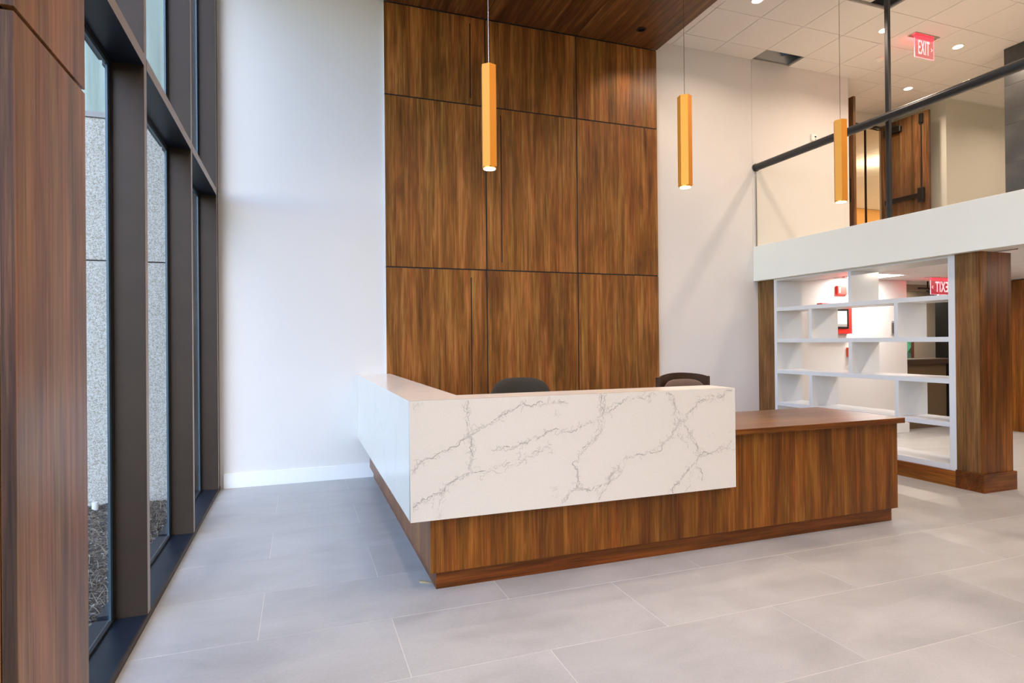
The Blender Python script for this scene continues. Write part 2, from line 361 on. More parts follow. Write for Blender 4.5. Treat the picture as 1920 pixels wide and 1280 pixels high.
# ------------------------------------------------------------------ window wall: bays between the mullions
MY = [-2.04, -.67, .70, 2.075, 3.4427, 4.8139, 6.1974]
MT = .056
ZT0, ZT1 = 2.800, 2.862
wn = 0
for i in range(len(MY)-1):
    y0, y1 = MY[i]+MT, MY[i+1]      # clear opening
    wn += 1
    wi = empty('window_%d' % wn, (XG, (y0+y1)/2, 0), 'bronze framed curtain wall bay %s' % ('next to the back wall' if i == len(MY)-2 else 'by the walnut pillar' if i == len(MY)-4 else 'along the lobby side'), 'window', kind='structure')
    m_ = boxes('mullion', (XG-.012, XW, y1, y1+MT, .0, 5.6), [BRONZE, BRFACE], wi, bev=.0012)
    for p in m_.data.polygons:
        if p.normal.x > .9: p.material_index = 1
    if i == 0: boxes('mullion', (XG-.012, XW, MY[0], MY[0]+MT, 0, 5.6), BRONZE, wi)
    boxes('sill', (XG-.08, XW-.004, y0, y1, .0, .03), SILLM, wi)
    t_ = boxes('transom', (XG-.04, XW+.001, y0, y1, ZT0, ZT1), [SILLM, BRFACE], wi, bev=.0012)
    for p in t_.data.polygons:
        if p.normal.x > .9: p.material_index = 1
    for z0, z1 in ((.03, ZT0), (ZT1, 5.55)):
        boxes('glass_pane', (XG-.006, XG, y0+.012, y1-.012, z0+.012, z1-.012), GLASSW, wi)
        boxes('gasket', [(XG, XG+.016, y0, y0+.012, z0, z1), (XG, XG+.016, y1-.012, y1, z0, z1), (XG, XG+.016, y0+.012, y1-.012, z0, z0+.012), (XG, XG+.016, y0+.012, y1-.012, z1-.012, z1)], GASK, wi)
        boxes('glazing_bead', [(XG-.002, XG+.008, y0+.012, y0+.03, z0+.012, z1-.012), (XG-.002, XG+.008, y1-.044, y1-.012, z0+.012, z1-.012), (XG-.002, XG+.008, y0+.03, y1-.044, z1-.034, z1-.012)], BEAD, wi)
lip = boxes('trim_1', (XW-.004, XW+.004, MY[0], YW-.005, -.012, .0305), BRONZE); tag(lip, 'thin bronze edge between window sill and floor', 'trim', kind='structure')
jb = boxes('trim_2', (XG-.06, XW, MY[-1]+MT, YW+.01, 0, 5.6), BRONZE); tag(jb, 'bronze end jamb of the window wall', 'trim', kind='structure')
wl_ = boxes('wall_left_added', (XG-.2, XW, YB-.2, MY[0], -.16, 5.6), WHITE); tag(wl_, 'added white wall closing the rear window bays behind the viewpoint', 'wall', kind='structure')  # unseen wall in place of window bays, limits daylight on the counter

# ------------------------------------------------------------------ ceiling: plaster strip, suspended tiles, plenum
YT = [6.322, 6.04]+[6.04-.585*k for k in range(1, 20)]
XT = [4.178, 4.42]+[4.42+.625*k for k in range(1, 12)]
ce = boxes('ceiling', [(XW-.2, 4.178, YB, YW, ZC, ZC+.03), (XW-.2, 12.4, YB, 13.6, 5.6, 5.7)], [TRIMW])
tag(ce, 'white suspended ceiling of square tiles', 'ceiling', kind='structure')
def grid_bars(parent, xs, ys, z, wid=.024):
    x0, x1, y0, y1 = min(xs), max(xs), min(ys), max(ys)
    for x in xs: boxes('grid_bar', (x-wid/2, x+wid/2, y0, y1, z+.013, z+.03), GRID, parent)
    for y in ys: boxes('grid_bar', (x0, x1, y-wid/2, y+wid/2, z+.0135, z+.0305), GRID, parent)
pm = {}
def panel(x0, x1, y0, y1, z, parent, tilt=0):
    key = (round(x1-x0, 3), round(y1-y0, 3))
    if key not in pm:
        o = boxes('ceiling_tile', (x0+.003, x1-.003, y0+.003, y1-.003, z, z+.013), CEILT, parent, bev=.0015); pm[key] = o
    else:
        o = pm[key].copy(); COL.objects.link(o); o.parent = parent
        o.location = Vector(((x0+x1)/2, (y0+y1)/2, z+.0065))-wloc(parent)
    if tilt: o.rotation_euler = (R(tilt), 0, 0)
    return o
grid_bars(ce, XT, YT, ZC)
for i in range(len(XT)-1):
    for j in range(len(YT)-1):
        if j > 13: continue
        x0, x1, y1, y0 = XT[i], XT[i+1], YT[j], YT[j+1]
        if (i, j) == (3, 0): continue                   # open tile by the wall
        if (i, j) == (3, 3): continue                   # open tile over the balcony edge
        panel(x0, x1, y0, y1, ZC, ce)
panel(XT[3]-.26, XT[4]-.26, YT[4], YT[3], ZC+.034, ce)  # tile pushed aside
boxes('ceiling_board', (4.178, 12.2, YB, YT[14], ZC+.002, ZC+.02), TRIMW, ce)
boxes('ceiling_board', (XT[-1], 12.2, YT[14], 6.9, ZC+.002, ZC+.02), TRIMW, ce)
# upper zone beyond the wall end and the room behind the doors
for i, x0 in enumerate([7.39+.625*k for k in range(6)]):
    for j in range(2):
        panel(x0, x0+.625, YW+.438*j, YW+.438*(j+1), ZC, ce)
grid_bars(ce, [7.39+.625*k for k in range(7)], [YW, YW+.438, YW+.876], ZC)
pl = boxes('trim_3', [(4.25, 4.3, 5.95, YW-.001, 5.2, 5.59), (5.70, 6.28, 6.28, 6.318, 5.30, 5.42)], WXd); tag(pl, 'bare timber blocking above the open ceiling tile', 'trim', kind='structure')
duct = cyl('air_duct', (6.45, 5.9, 5.36), (6.16, YW-.02, 5.36), .13, plain('blue_duct_wrap', rgb(70, 95, 130), .6)); tag(duct, 'blue wrapped duct inside the open ceiling tile', 'duct')

# ------------------------------------------------------------------ walnut feature wall
fwall = empty('wood_wall_panelling', ((XL+XR)/2, YF, 0), 'tall walnut panel wall behind the reception desk with dark joints', 'wall panelling')
GP = .007
xs = [XL, XJ1, XJ2, XR]; zs = [0.0, .372, 2.1885, 3.9987, ZS-.004]
slots = {(0, 3): (1.786, 4.071, 4.893), (1, 2): (2.136, 2.279, 3.92), (0, 1): (1.776, .48, 2.102)}
for i in range(3):
    for j in range(4):
        x0, x1, z0, z1 = xs[i]+(GP if i else 0), xs[i+1]-(GP if i < 2 else 0), zs[j]+GP, zs[j+1]-GP
        Y0, Y1 = YF, YF+.018
        if (i, j) in slots:
            sx, s0, s1 = slots[(i, j)]; h = .0065
            bs = [(x0, sx-h, Y0, Y1, z0, z1), (sx+h, x1, Y0, Y1, z0, z1), (sx-h, sx+h, Y0, Y1, z0, s0), (sx-h, sx+h, Y0, Y1, s1, z1)]
            boxes('panel', bs, WZ, fwall)
        else: boxes('panel', (x0, x1, Y0, Y1, z0, z1), WZ, fwall, bev=.001)
YJ = YF+.005
js = [(xs[i]-GP+.0004, xs[i]+GP-.0004, YJ, YF+.019, .001, ZS-.001) for i in (1, 2)]
js += [(a+GP, b-GP, YJ, YF+.019, z-GP+.0004, z+GP-.0004) for a, b in zip([XL-GP, XJ1, XJ2], [XJ1, XJ2, XR+GP-.002]) for z in zs[1:4]+[zs[4]]]
js += [(sx-.006, sx+.006, YJ, YF+.017, s0+.0004, s1-.0004) for sx, s0, s1 in slots.values()]
boxes('joint_strip', js, GASK, fwall)
boxes('backing', (XL+.004, XR-.004, YF+.02, YW-.001, 0, ZS), BLACK, fwall)
for j in range(4): boxes('side_strip', (XL-.001, XL+.003, YF+.019, YW-.001, zs[j]+GP, zs[j+1]-GP), TRIMW, fwall)

# walnut soffit over the desk
sof = empty('wood_soffit', ((XL+XR)/2, 4.6, ZS), 'walnut panelled soffit hanging over the reception desk', 'soffit')
for i in range(3):
    x0, x1 = xs[i]+(.003 if i else 0), xs[i+1]-(.003 if i < 2 else 0)
    bm = bmesh.new()
    if i == 2:
        cx, cy, r = 3.725, 5.904, .045
        addbox(bm, (x0, cx-r, 2.9, YF-.004, ZS, ZS+.018)); addbox(bm, (cx+r, x1, 2.9, YF-.004, ZS, ZS+.018))
        addbox(bm, (cx-r, cx+r, 2.9, cy-r, ZS, ZS+.018)); addbox(bm, (cx-r, cx+r, cy+r, YF-.004, ZS, ZS+.018))
    else: addbox(bm, (x0, x1, 2.9, YF-.004, ZS, ZS+.018), .001)
    link('panel', bm, WSOF_SHADED, sof)
boxes('edge_panel', [(XR, XR+.006, 2.9, YF-.004, ZS, ZC), (XL, XL+.004, 2.9, YF-.004, ZS+.018, ZC), (XL+.004, XR, 2.9, 2.918, ZS+.018, ZC)], WX, sof)
boxes('backing', (XL+.01, XR-.01, 2.92, YF-.006, ZS+.0185, ZC-.002), BLACK, sof)
sc_ = empty('soffit_downlight', (3.725, 5.904, ZS), 'small black recessed downlight in the walnut soffit near its corner', 'downlight')
bm = bmesh.new()
for k in range(24):
    a0, a1 = 2*PI*k/24, 2*PI*(k+1)/24
    def P(r, a, z): return bm.verts.new((3.725+r*math.cos(a), 5.904+r*math.sin(a), z))
    bm.faces.new([P(.038, a0, ZS-.003), P(.038, a1, ZS-.003), P(.056, a1, ZS-.003), P(.056, a0, ZS-.003)])
    bm.faces.new([P(.056, a0, ZS-.003), P(.056, a1, ZS-.003), P(.056, a1, ZS), P(.056, a0, ZS)])
    bm.faces.new([P(.038, a0, ZS+.017), P(.038, a1, ZS+.017), P(.038, a1, ZS-.003), P(.038, a0, ZS-.003)])
bmesh.ops.remove_doubles(bm, verts=bm.verts, dist=1e-5); link('trim_ring', bm, BLACK, sc_)
cyl('lens', (3.725, 5.904, ZS+.012), (3.725, 5.904, ZS+.0175), .036, GASK, sc_)

for x, y in ((2.86, 4.66), (1.35, 4.66), (3.725, 5.904)):
    if y < 5:
        e2 = empty('soffit_downlight', (x, y, ZS), 'recessed downlight in the walnut soffit, above the picture', 'downlight', 'soffit downlights above the picture')
        bm = bmesh.new(); addcyl(bm, (x, y, ZS-.004), (x, y, ZS-.0005), .05, 24); link('trim_ring', bm, BLACK, e2, True)
        cyl('lens', (x, y, ZS-.006), (x, y, ZS-.0045), .035, LENS, e2, 24)
    else: e2 = sc_
    ld = bpy.data.lights.new('soffit_light', 'SPOT'); ld.energy = 100 if y < 5 else 30; ld.color = (1, .82, .66); ld.spot_size = R(100); ld.spot_blend = .5; ld.shadow_soft_size = .04
    lo = bpy.data.objects.new('soffit_light', ld); COL.objects.link(lo); lo.parent = e2; lo.location = (0, 0, -.012)

# ------------------------------------------------------------------ near walnut pillar at the window
pil = empty('wood_clad_pillar', (-.9, 1.95, 0), 'walnut clad pillar in front of the windows, nearest thing in the photo', 'pillar')
PX, P0, P1 = -.625, 1.697, 2.186
for z0, z1 in ((0.0, 2.172), (2.184, 5.10)):
    m_ = boxes('side_panel', (PX-.030, PX, P0, P1, z0, z1), [WPIL, WEDGE], pil, bev=.0008)
    for p in m_.data.polygons:
        if abs(p.normal.y) > .9: p.material_index = 1
    boxes('front_panel', (-1.1, PX-.0345, P0+.004, P0+.022, z0, z1), WPIL, pil, bev=.0008)
boxes('core', (-.84, PX-.031, P0+.024, P1-.004, 0, 5.10), BLACK, pil)
boxes('rear_panel', (-.72, PX-.0305, P1-.0035, P1, 0, 5.10), WPIL, pil)

# ------------------------------------------------------------------ reception desk
desk = empty('reception_desk', (2.5, 3.6, 0), 'walnut reception desk base with lower wooden worktop at its far end', 'reception desk')
DX0, DX1, DY0 = .6746, 4.266, 3.259
boxes('front_panel', (DX0, DX1, DY0, DY0+.02, .104, .753), WZd, desk, bev=.0008)
boxes('side_panel', (DX0, DX0+.02, DY0+.0205, YW-.016, .104, 1.02), WZd, desk, bev=.0008)
boxes('end_panel', (DX1-.02, DX1, DY0+.0205, 3.98, .104, .753), WZd, desk, bev=.0008)
boxes('rear_panel', (1.3, DX1-.0205, 3.94, 3.96, .104, .753), WZd, desk)
boxes('upper_panel', (DX0+.0205, 2.70, DY0+.003, DY0+.023, .7535, 1.02), WZd, desk)
wt = boxes('worktop', (2.725, 4.2835, 3.2075, 4.011, .753, .7925), [WTOP, WXd], desk, bev=.0015)
for p in wt.data.polygons:
    if p.normal.z < .5: p.material_index = 1
boxes('inner_worktop', [(DX0+.0205, 2.7245, DY0+.024, 4.011, .72, .7525), (DX0+.0205, 1.35, 4.0115, YF-.002, .72, .7525)], WTOP, desk)
boxes('inner_panel', (1.28, 1.30, 3.96, YF-.002, .104, .7195), WYd, desk)
boxes('plinth', [(.712, 4.246, 3.296, 3.31, .0, .104), (.712, .726, 3.3105, YW-.016, .0, .104), (4.226, 4.246, 3.3105, 3.93, 0, .104)], WXd, desk, bev=.0006)

qc = empty('stone_counter', (1.6, 4.0, .41), 'white quartz L-shaped counter with thin grey veins, wrapped over the walnut desk', 'counter')
SX0, SX1, SY0, Z0, Z1 = .5572, 2.7197, 3.2115, .4125, 1.07
VEINS = [(1.0,[(0.885,1.059),(0.876,1.017),(0.884,0.969),(0.88,0.92),(0.892,0.865),(0.899,0.822),(0.901,0.773),(0.888,0.714),(0.881,0.672)]),(0.7,[(0.892,0.865),(0.911,0.809),(0.906,0.749),(0.885,0.69)]),(1.0,[(0.572,0.691),(0.607,0.723),(0.655,0.755),(0.704,0.775),(0.765,0.789),(0.802,0.81),(0.839,0.838),(0.889,0.865),(0.927,0.887),(0.966,0.909),(1.017,0.931),(1.056,0.954),(1.109,0.976),(1.162,1.002),(1.229,1.022),(1.296,1.023),(1.351,1.023),(1.4,1.038),(1.435,1.033),(1.491,1.034)]),(1.0,[(1.029,0.77),(1.081,0.775),(1.146,0.781),(1.2,0.802),(1.267,0.823),(1.336,0.838),(1.398,0.866),(1.475,0.855),(1.546,0.851),(1.589,0.874),(1.647,0.897),(1.706,0.927),(1.744,0.958),(1.796,0.972),(1.857,0.999),(1.918,1.023),(1.995,1.033),(2.058,1.038),(2.105,1.056)]),(1.0,[(0.57,0.498),(0.617,0.522),(0.677,0.546),(0.726,0.559),(0.751,0.593),(0.8,0.618),(0.85,0.644),(0.887,0.671),(0.951,0.66),(1.028,0.666),(1.106,0.684),(1.185,0.703),(1.239,0.724),(1.294,0.752),(1.349,0.765),(1.383,0.752)]),(0.45,[(0.726,0.559),(0.716,0.501),(0.719,0.453),(0.712,0.423)]),(1.0,[(1.723,1.064),(1.715,1.005),(1.736,0.965),(1.706,0.927),(1.713,0.874),(1.69,0.816),(1.646,0.773),(1.588,0.731),(1.566,0.687),(1.558,0.623),(1.564,0.558),(1.55,0.52),(1.514,0.485),(1.492,0.448),(1.456,0.426)]),(0.7,[(1.745,1.056),(1.748,0.99),(1.739,0.958),(1.743,0.885),(1.713,0.834),(1.675,0.784)]),(1.0,[(1.557,0.52),(1.6,0.496),(1.643,0.486),(1.702,0.507),(1.746,0.522),(1.777,0.559),(1.822,0.595),(1.853,0.646),(1.899,0.676),(1.945,0.666),(2.022,0.674),(2.101,0.688),(2.149,0.726),(2.182,0.751),(2.222,0.79),(2.255,0.829)]),(0.7,[(1.701,0.428),(1.716,0.466),(1.776,0.526),(1.852,0.573),(1.883,0.624),(1.914,0.662)]),(1.0,[(2.201,1.059),(2.233,1.017),(2.249,0.968),(2.281,0.911),(2.305,0.868),(2.346,0.824),(2.378,0.767),(2.411,0.709),(2.427,0.651),(2.418,0.61),(2.442,0.538),(2.45,0.481)]),(0.7,[(2.233,1.01),(2.24,0.927),(2.247,0.858),(2.271,0.801),(2.312,0.743),(2.344,0.699)]),(1.0,[(2.247,0.83),(2.28,0.87),(2.33,0.902),(2.38,0.948),(2.414,0.988),(2.482,1.0),(2.55,1.011),(2.619,1.015),(2.689,1.049)]),(1.0,[(2.226,0.418),(2.251,0.471),(2.292,0.509),(2.334,0.547),(2.376,0.585),(2.418,0.617),(2.435,0.648),(2.494,0.647),(2.563,0.663),(2.632,0.672),(2.703,0.711)]),(0.45,[(2.324,0.423),(2.358,0.489),(2.384,0.529),(2.426,0.581)]),(0.45,[(2.513,0.765),(2.581,0.771),(2.651,0.778),(2.686,0.79)]),(0.45,[(1.394,0.509),(1.429,0.518)]),(0.45,[(1.394,0.477),(1.433,0.486)]),(0.45,[(0.574,1.025),(0.592,1.048),(0.605,1.059)]),(0.45,[(1.42,0.986),(1.434,0.94)])]
def vein_face():
    """Dense front face of the slab carrying the vein strength per vertex."""
    st = .0022; NX = int((SX1-SX0)/st); NZ = int((Z1-Z0)/st)
    V = np.zeros((NZ+1, NX+1), np.float32); rng = np.random.RandomState(4)
    dx, dz = (SX1-SX0)/NX, (Z1-Z0)/NZ
    def seg(p, q, wd, s):
        x0, x1 = sorted((p[0], q[0])); z0, z1 = sorted((p[1], q[1])); m_ = wd*2.5
        i0, i1 = max(0, int((x0-m_-SX0)/dx)), min(NX, int((x1+m_-SX0)/dx)+1); j0, j1 = max(0, int((z0-m_-Z0)/dz)), min(NZ, int((z1+m_-Z0)/dz)+1)
        if i1 <= i0 or j1 <= j0: return
        X, Z = np.meshgrid(SX0+np.arange(i0, i1+1)*dx, Z0+np.arange(j0, j1+1)*dz)
        d = np.array(q)-np.array(p); l2 = max(float(d@d), 1e-9)
        t = np.clip(((X-p[0])*d[0]+(Z-p[1])*d[1])/l2, 0, 1)
        D = np.hypot(X-p[0]-t*d[0], Z-p[1]-t*d[1]); a = s*np.exp(-(D/wd)**2)
        V[j0:j1+1, i0:i1+1] = np.maximum(V[j0:j1+1, i0:i1+1], a)
    def crack(pts, amp, it):
        pts = [np.array(p, float) for p in pts]
        for _ in range(it):
            o = [pts[0]]
            for a, b in zip(pts, pts[1:]):
                l = np.linalg.norm(b-a); nrm = np.array([-(b-a)[1], (b-a)[0]])/(l+1e-9)
                o += [(a+b)/2+nrm*rng.normal(0, amp)*l, b]
            pts = o
        return pts
    for wgt, pl_ in VEINS:
        for strand in range(3 if wgt == 1 else 2):
            off = [np.array([0, 0])]; base = []
            drift = rng.normal(0, .006, 2) if strand else np.zeros(2)
            for p in pl_:
                drift = drift*.6+rng.normal(0, .007 if strand else .002, 2); base.append(np.array(p)+drift*(1 if strand else .3))
            pts = crack(base, .17, 4)
            vis = rng.uniform(.4, 1)
            for k, (a, b) in enumerate(zip(pts, pts[1:])):
                vis = np.clip(vis+rng.normal(-.01, .25), .0, 1)
                s = wgt*vis*(.85 if strand == 0 else .45)
                if s > .1: seg(a, b, .0011+.0006*vis, s)
                if rng.rand() < .055:
                    an = rng.uniform(0, 2*PI); l = rng.uniform(.012, .04); c = crack([a, a+l*np.array([math.cos(an), math.sin(an)])], .35, 3)
                    for u_, v_ in zip(c, c[1:]): seg(u_, v_, .0013, .35*wgt)
        for p in crack(pl_, .2, 1):
            seg(p, p+rng.normal(0, .02, 2), .03, .02*wgt)
    return V, NX, NZ
V, NX, NZ = vein_face()
xx = np.linspace(SX0, SX1, NX+1); zz = np.linspace(Z0, Z1, NZ+1)
XX, ZZ = np.meshgrid(xx, zz)
co = np.stack([XX, np.full_like(XX, SY0), ZZ], -1).reshape(-1, 3)
idx = np.arange((NX+1)*(NZ+1)).reshape(NZ+1, NX+1)
q = np.stack([idx[:-1, :-1], idx[:-1, 1:], idx[1:, 1:], idx[1:, :-1]], -1).reshape(-1, 4)
nb = len(co)
bx = np.array([(x, y, z) for x in (SX0, SX1) for y in (SY0, SY0+.03) for z in (Z0, Z1)])
bi = lambda a, b, c: nb+a*4+b*2+c
bf = np.array([[bi(0,1,0), bi(0,1,1), bi(1,1,1), bi(1,1,0)], [bi(0,0,0), bi(0,0,1), bi(0,1,1), bi(0,1,0)], [bi(1,0,0), bi(1,1,0), bi(1,1,1), bi(1,0,1)],
               [bi(0,0,1), bi(1,0,1), bi(1,1,1), bi(0,1,1)], [bi(0,0,0), bi(0,1,0), bi(1,1,0), bi(1,0,0)]])
co = np.vstack([co, bx]); qq = np.vstack([q, bf])
cen = np.array([(SX0+SX1)/2, SY0+.015, (Z0+Z1)/2])
me = bpy.data.meshes.new('front_apron')
me.vertices.add(len(co)); me.vertices.foreach_set('co', (co-cen).astype(np.float32).ravel())
me.loops.add(qq.size); me.loops.foreach_set('vertex_index', qq.astype(np.int32).ravel())
me.polygons.add(len(qq)); me.polygons.foreach_set('loop_start', (np.arange(len(qq))*4).astype(np.int32)); me.polygons.foreach_set('loop_total', np.full(len(qq), 4, np.int32))
me.update(calc_edges=True)
at = me.attributes.new('vein', 'FLOAT', 'POINT'); at.data.foreach_set('value', np.concatenate([V.ravel(), np.zeros(8)]).astype(np.float32))
me.materials.append(QV)
ap = bpy.data.objects.new('front_apron', me); COL.objects.link(ap); ap.parent = qc; ap.location = Vector(cen)-qc.location
# side apron with a mitred seam and the L-shaped top
boxes('side_apron', (SX0, SX0+.03, SY0+.0305, YW-.001, Z0, Z1-.0305), QP, qc)
def lshape(name, outer, z0, z1, m, parent):
    bm = bmesh.new(); a = [bm.verts.new((x, y, z0)) for x, y in outer]; f = bm.faces.new(a)
    r = bmesh.ops.extrude_face_region(bm, geom=[f]); bmesh.ops.translate(bm, verts=[v for v in r['geom'] if isinstance(v, bmesh.types.BMVert)], vec=(0, 0, z1-z0))
    bmesh.ops.recalc_face_normals(bm, faces=bm.faces); return link(name, bm, m, parent)
lshape('counter_top', [(SX0, SY0+.0302), (SX1, SY0+.0302), (SX1, 3.485), (.887, 3.485), (.887, YF-.001), (XL-.003, YF-.001), (XL-.003, YW-.001), (SX0, YW-.001)], Z1-.03, Z1, QP, qc)
boxes('inner_apron', [(.867, 2.71, 3.462, 3.484, .80, Z1-.0302), (.867, .886, 3.4845, YF-.002, .80, Z1-.0302)], QP, qc)
boxes('soffit_board', [(SX0+.031, SX1-.001, SY0+.031, DY0-.001, Z0+.003, Z0+.02), (SX0+.031, DX0-.001, DY0, YW-.002, Z0+.003, Z0+.02)], QP, qc)
boxes('end_apron', (SX1-.03, SX1-.0002, SY0+.0303, 3.4615, .793, Z1-.0302), QP, qc)

shim = bmesh.new()
for (x, y, z) in [(.64, 3.412, 0), (.705, 3.384, 0), (.708, 3.398, 0), (.646, 3.428, 0), (.64, 3.412, .012), (.705, 3.384, .003), (.708, 3.398, .003), (.646, 3.428, .012)]: shim.verts.new((x, y, z+.0005))
shim.verts.ensure_lookup_table(); sv = shim.verts
for f in ((0,1,2,3), (4,5,6,7), (0,1,5,4), (1,2,6,5), (2,3,7,6), (3,0,4,7)): shim.faces.new([sv[i] for i in f])
bmesh.ops.recalc_face_normals(shim, faces=shim.faces)
so = link('wood_shim', shim, plain('raw_pine', rgb(190, 170, 130), .7)); tag(so, 'small pale wooden shim wedged under the near desk corner', 'shim')

# ------------------------------------------------------------------ office chairs behind the desk
def rounded_pad(bm, wdt, z0, z1, thick, ycen, rad, curve=.06, n=18, m=10, top_arch=.0):
    """Padded back: superellipse outline in XZ, puffed in Y, bowed around the sitter."""
    rings = []
    hw, hh, zc = wdt/2, (z1-z0)/2, (z0+z1)/2
    for s in (-1, 1):
        for j in range(m+1):
            t = j/m; rr = math.sin(t*PI/2)
            ring = []
            for k in range(4*n):
                a = 2*PI*k/(4*n); e = 2/rad
                cx = math.copysign(abs(math.cos(a))**e, math.cos(a)); cz = math.copysign(abs(math.sin(a))**e, math.sin(a))
                x = hw*rr*cx; z = zc+hh*rr*cz
                if cz > 0: z -= top_arch*(x/hw)**2
                y = ycen+s*thick/2*math.sqrt(max(0, 1-rr**4))-curve*(x/hw)**2
                ring.append(bm.verts.new((x, y, z)))
            rings.append(ring)
    for base in (0, m+1):
        for j in range(m):
            r0, r1 = rings[base+j], rings[base+j+1]
            for k in range(4*n):
                f = [r0[k], r0[(k+1) % (4*n)], r1[(k+1) % (4*n)], r1[k]]
                try: bm.faces.new(f)
                except ValueError: pass
    bmesh.ops.remove_doubles(bm, verts=bm.verts, dist=1e-4); bmesh.ops.recalc_face_normals(bm, faces=bm.faces)
def swivel_base(c):
    x, y = 0, 0
    bm = bmesh.new()
    for k in range(5):
        a = 2*PI*k/5+.3; addcyl(bm, (0, 0, .10), (.30*math.cos(a), .30*math.sin(a), .075), .022, 10, .014)
    link('base', bm, BLACK, c, True)
    for k in range(5):
        a = 2*PI*k/5+.3; p = Vector((.30*math.cos(a), .30*math.sin(a), 0)); n_ = Vector((-math.sin(a), math.cos(a), 0))*.022
        cyl('caster', (p.x-n_.x, p.y-n_.y, .03), (p.x+n_.x, p.y+n_.y, .03), .03, BLACK, c, 16)
    cyl('gas_lift', (0, 0, .09), (0, 0, .43), .025, CHROME, c, 16)
def finish(c, loc, rz): c.location = loc; c.rotation_euler = (0, 0, rz)
c1 = empty('office_chair', (0, 0, 0), 'grey green upholstered chair with rounded back, nearer the window behind the counter', 'chair')
bm = bmesh.new(); rounded_pad(bm, .55, .56, 1.09, .075, .24, 3.2, .06); link('backrest', bm, FABR, c1, True)
bm = bmesh.new(); addbox(bm, (-.25, .25, -.25, .2, .43, .51), .035, 4); link('seat', bm, FABR, c1, True)
boxes('back_support', [(-.03, .03, .17, .30, .40, .428), (-.03, .03, .285, .305, .40, .80)], BLACK, c1)
swivel_base(c1); finish(c1, (1.737, 4.45, .0), 0)
c2 = empty('office_chair', (0, 0, 0), 'chair with dark brown curved back frame and taupe pad, beside the plain white wall', 'chair')
bm = bmesh.new(); W_ = .27
n = 16
sec = []
for k in range(n+1):
    t = -1+2*k/n; x = W_*t; y = .27-.085*t*t; zt = 1.09-.028*t*t-.010*t**8
    sec.append([(x, y, zt), (x, y+.026, zt-.006), (x, y+.026, .98-.02), (x, y, .98-.02)])
vs = [[bm.verts.new(p) for p in s] for s in sec]
for a, b in zip(vs, vs[1:]):
    for k in range(4): bm.faces.new([a[k], a[(k+1) % 4], b[(k+1) % 4], b[k]])
bm.faces.new(vs[0]); bm.faces.new(vs[-1][::-1])
for sx in (-1, 1): addbox(bm, (sx*W_-.018, sx*W_+.018, .183, .213, .48, 1.055), .006)
bmesh.ops.recalc_face_normals(bm, faces=bm.faces); link('back_frame', bm, SHELLB, c2, True)
bm = bmesh.new(); rounded_pad(bm, .47, .56, 1.034, .05, .225, 4.5, .055, top_arch=.02); link('backrest', bm, FABB, c2, True)
bm = bmesh.new(); addbox(bm, (-.26, .26, -.25, .2, .42, .50), .03, 4); link('seat', bm, FABB, c2, True)
boxes('back_support', [(-.25, .25, .19, .21, .44, .479)], SHELLB, c2)
swivel_base(c2); finish(c2, (3.325, 4.42, 0), 0)

# ------------------------------------------------------------------ pendant lamps
ppos = [(1.115, 5, 'pendant lamp with hexagonal orange gold tube, in front of the walnut wall'),
        (2.554, 27, 'pendant lamp with hexagonal orange gold tube, hanging before the blank white wall'),
        (4.002, 8, 'pendant lamp with hexagonal orange gold tube, overlapping the balcony handrail')]
for x, rot, lab in ppos:
    y = 3.5; p = empty('pendant_lamp', (x, y, ZS), lab, 'pendant lamp', 'hexagonal pendant lamps over the desk')
    zb, zt = 2.469, 3.098
    bear = math.atan2(-y, -x)      # towards the viewer side
    bm = bmesh.new(); rr = .0495
    a0 = bear+R(rot)
    top = [bm.verts.new((x+rr*math.cos(a0+k*PI/3), y+rr*math.sin(a0+k*PI/3), zt)) for k in range(6)]
    bot = [bm.verts.new((x+rr*math.cos(a0+k*PI/3), y+rr*math.sin(a0+k*PI/3), zb)) for k in range(6)]
    ins = [bm.verts.new((x+rr*.86*math.cos(a0+k*PI/3), y+rr*.86*math.sin(a0+k*PI/3), zb)) for k in range(6)]
    inn = [bm.verts.new((x+rr*.86*math.cos(a0+k*PI/3), y+rr*.86*math.sin(a0+k*PI/3), zb+.03)) for k in range(6)]
    bm.faces.new(top)
    for k in range(6):
        l = (k+1) % 6; bm.faces.new([top[k], top[l], bot[l], bot[k]]); bm.faces.new([bot[k], bot[l], ins[l], ins[k]]); bm.faces.new([ins[k], ins[l], inn[l], inn[k]])
    bmesh.ops.recalc_face_normals(bm, faces=bm.faces); link('tube', bm, GOLD, p)
    bm = bmesh.new()
    for rad, za, zb2 in ((.043, zb-.008, zb+.004),): addcyl(bm, (x, y, za), (x, y, zb2), rad, 32)
    link('end_ring', bm, GOLDR, p, True)
    cyl('lens', (x, y, zb-.011), (x, y, zb-.0085), .037, LENSW, p, 32)
    cyl('cord', (x, y, zt), (x, y, ZS-.022), .0016, CHROME if x < 2 else BLACK, p, 6)
    cyl('ceiling_canopy', (x, y, ZS-.022), (x, y, ZS-.0005), .045, BLACK, p, 32)
    ld = bpy.data.lights.new('pendant_light', 'SPOT'); ld.energy = 26; ld.color = (1, .78, .52); ld.spot_size = R(80); ld.spot_blend = .7; ld.shadow_soft_size = .035
    lo = bpy.data.objects.new('pendant_light', ld); COL.objects.link(lo); lo.parent = p; lo.location = (0, 0, zb-.02-ZS)

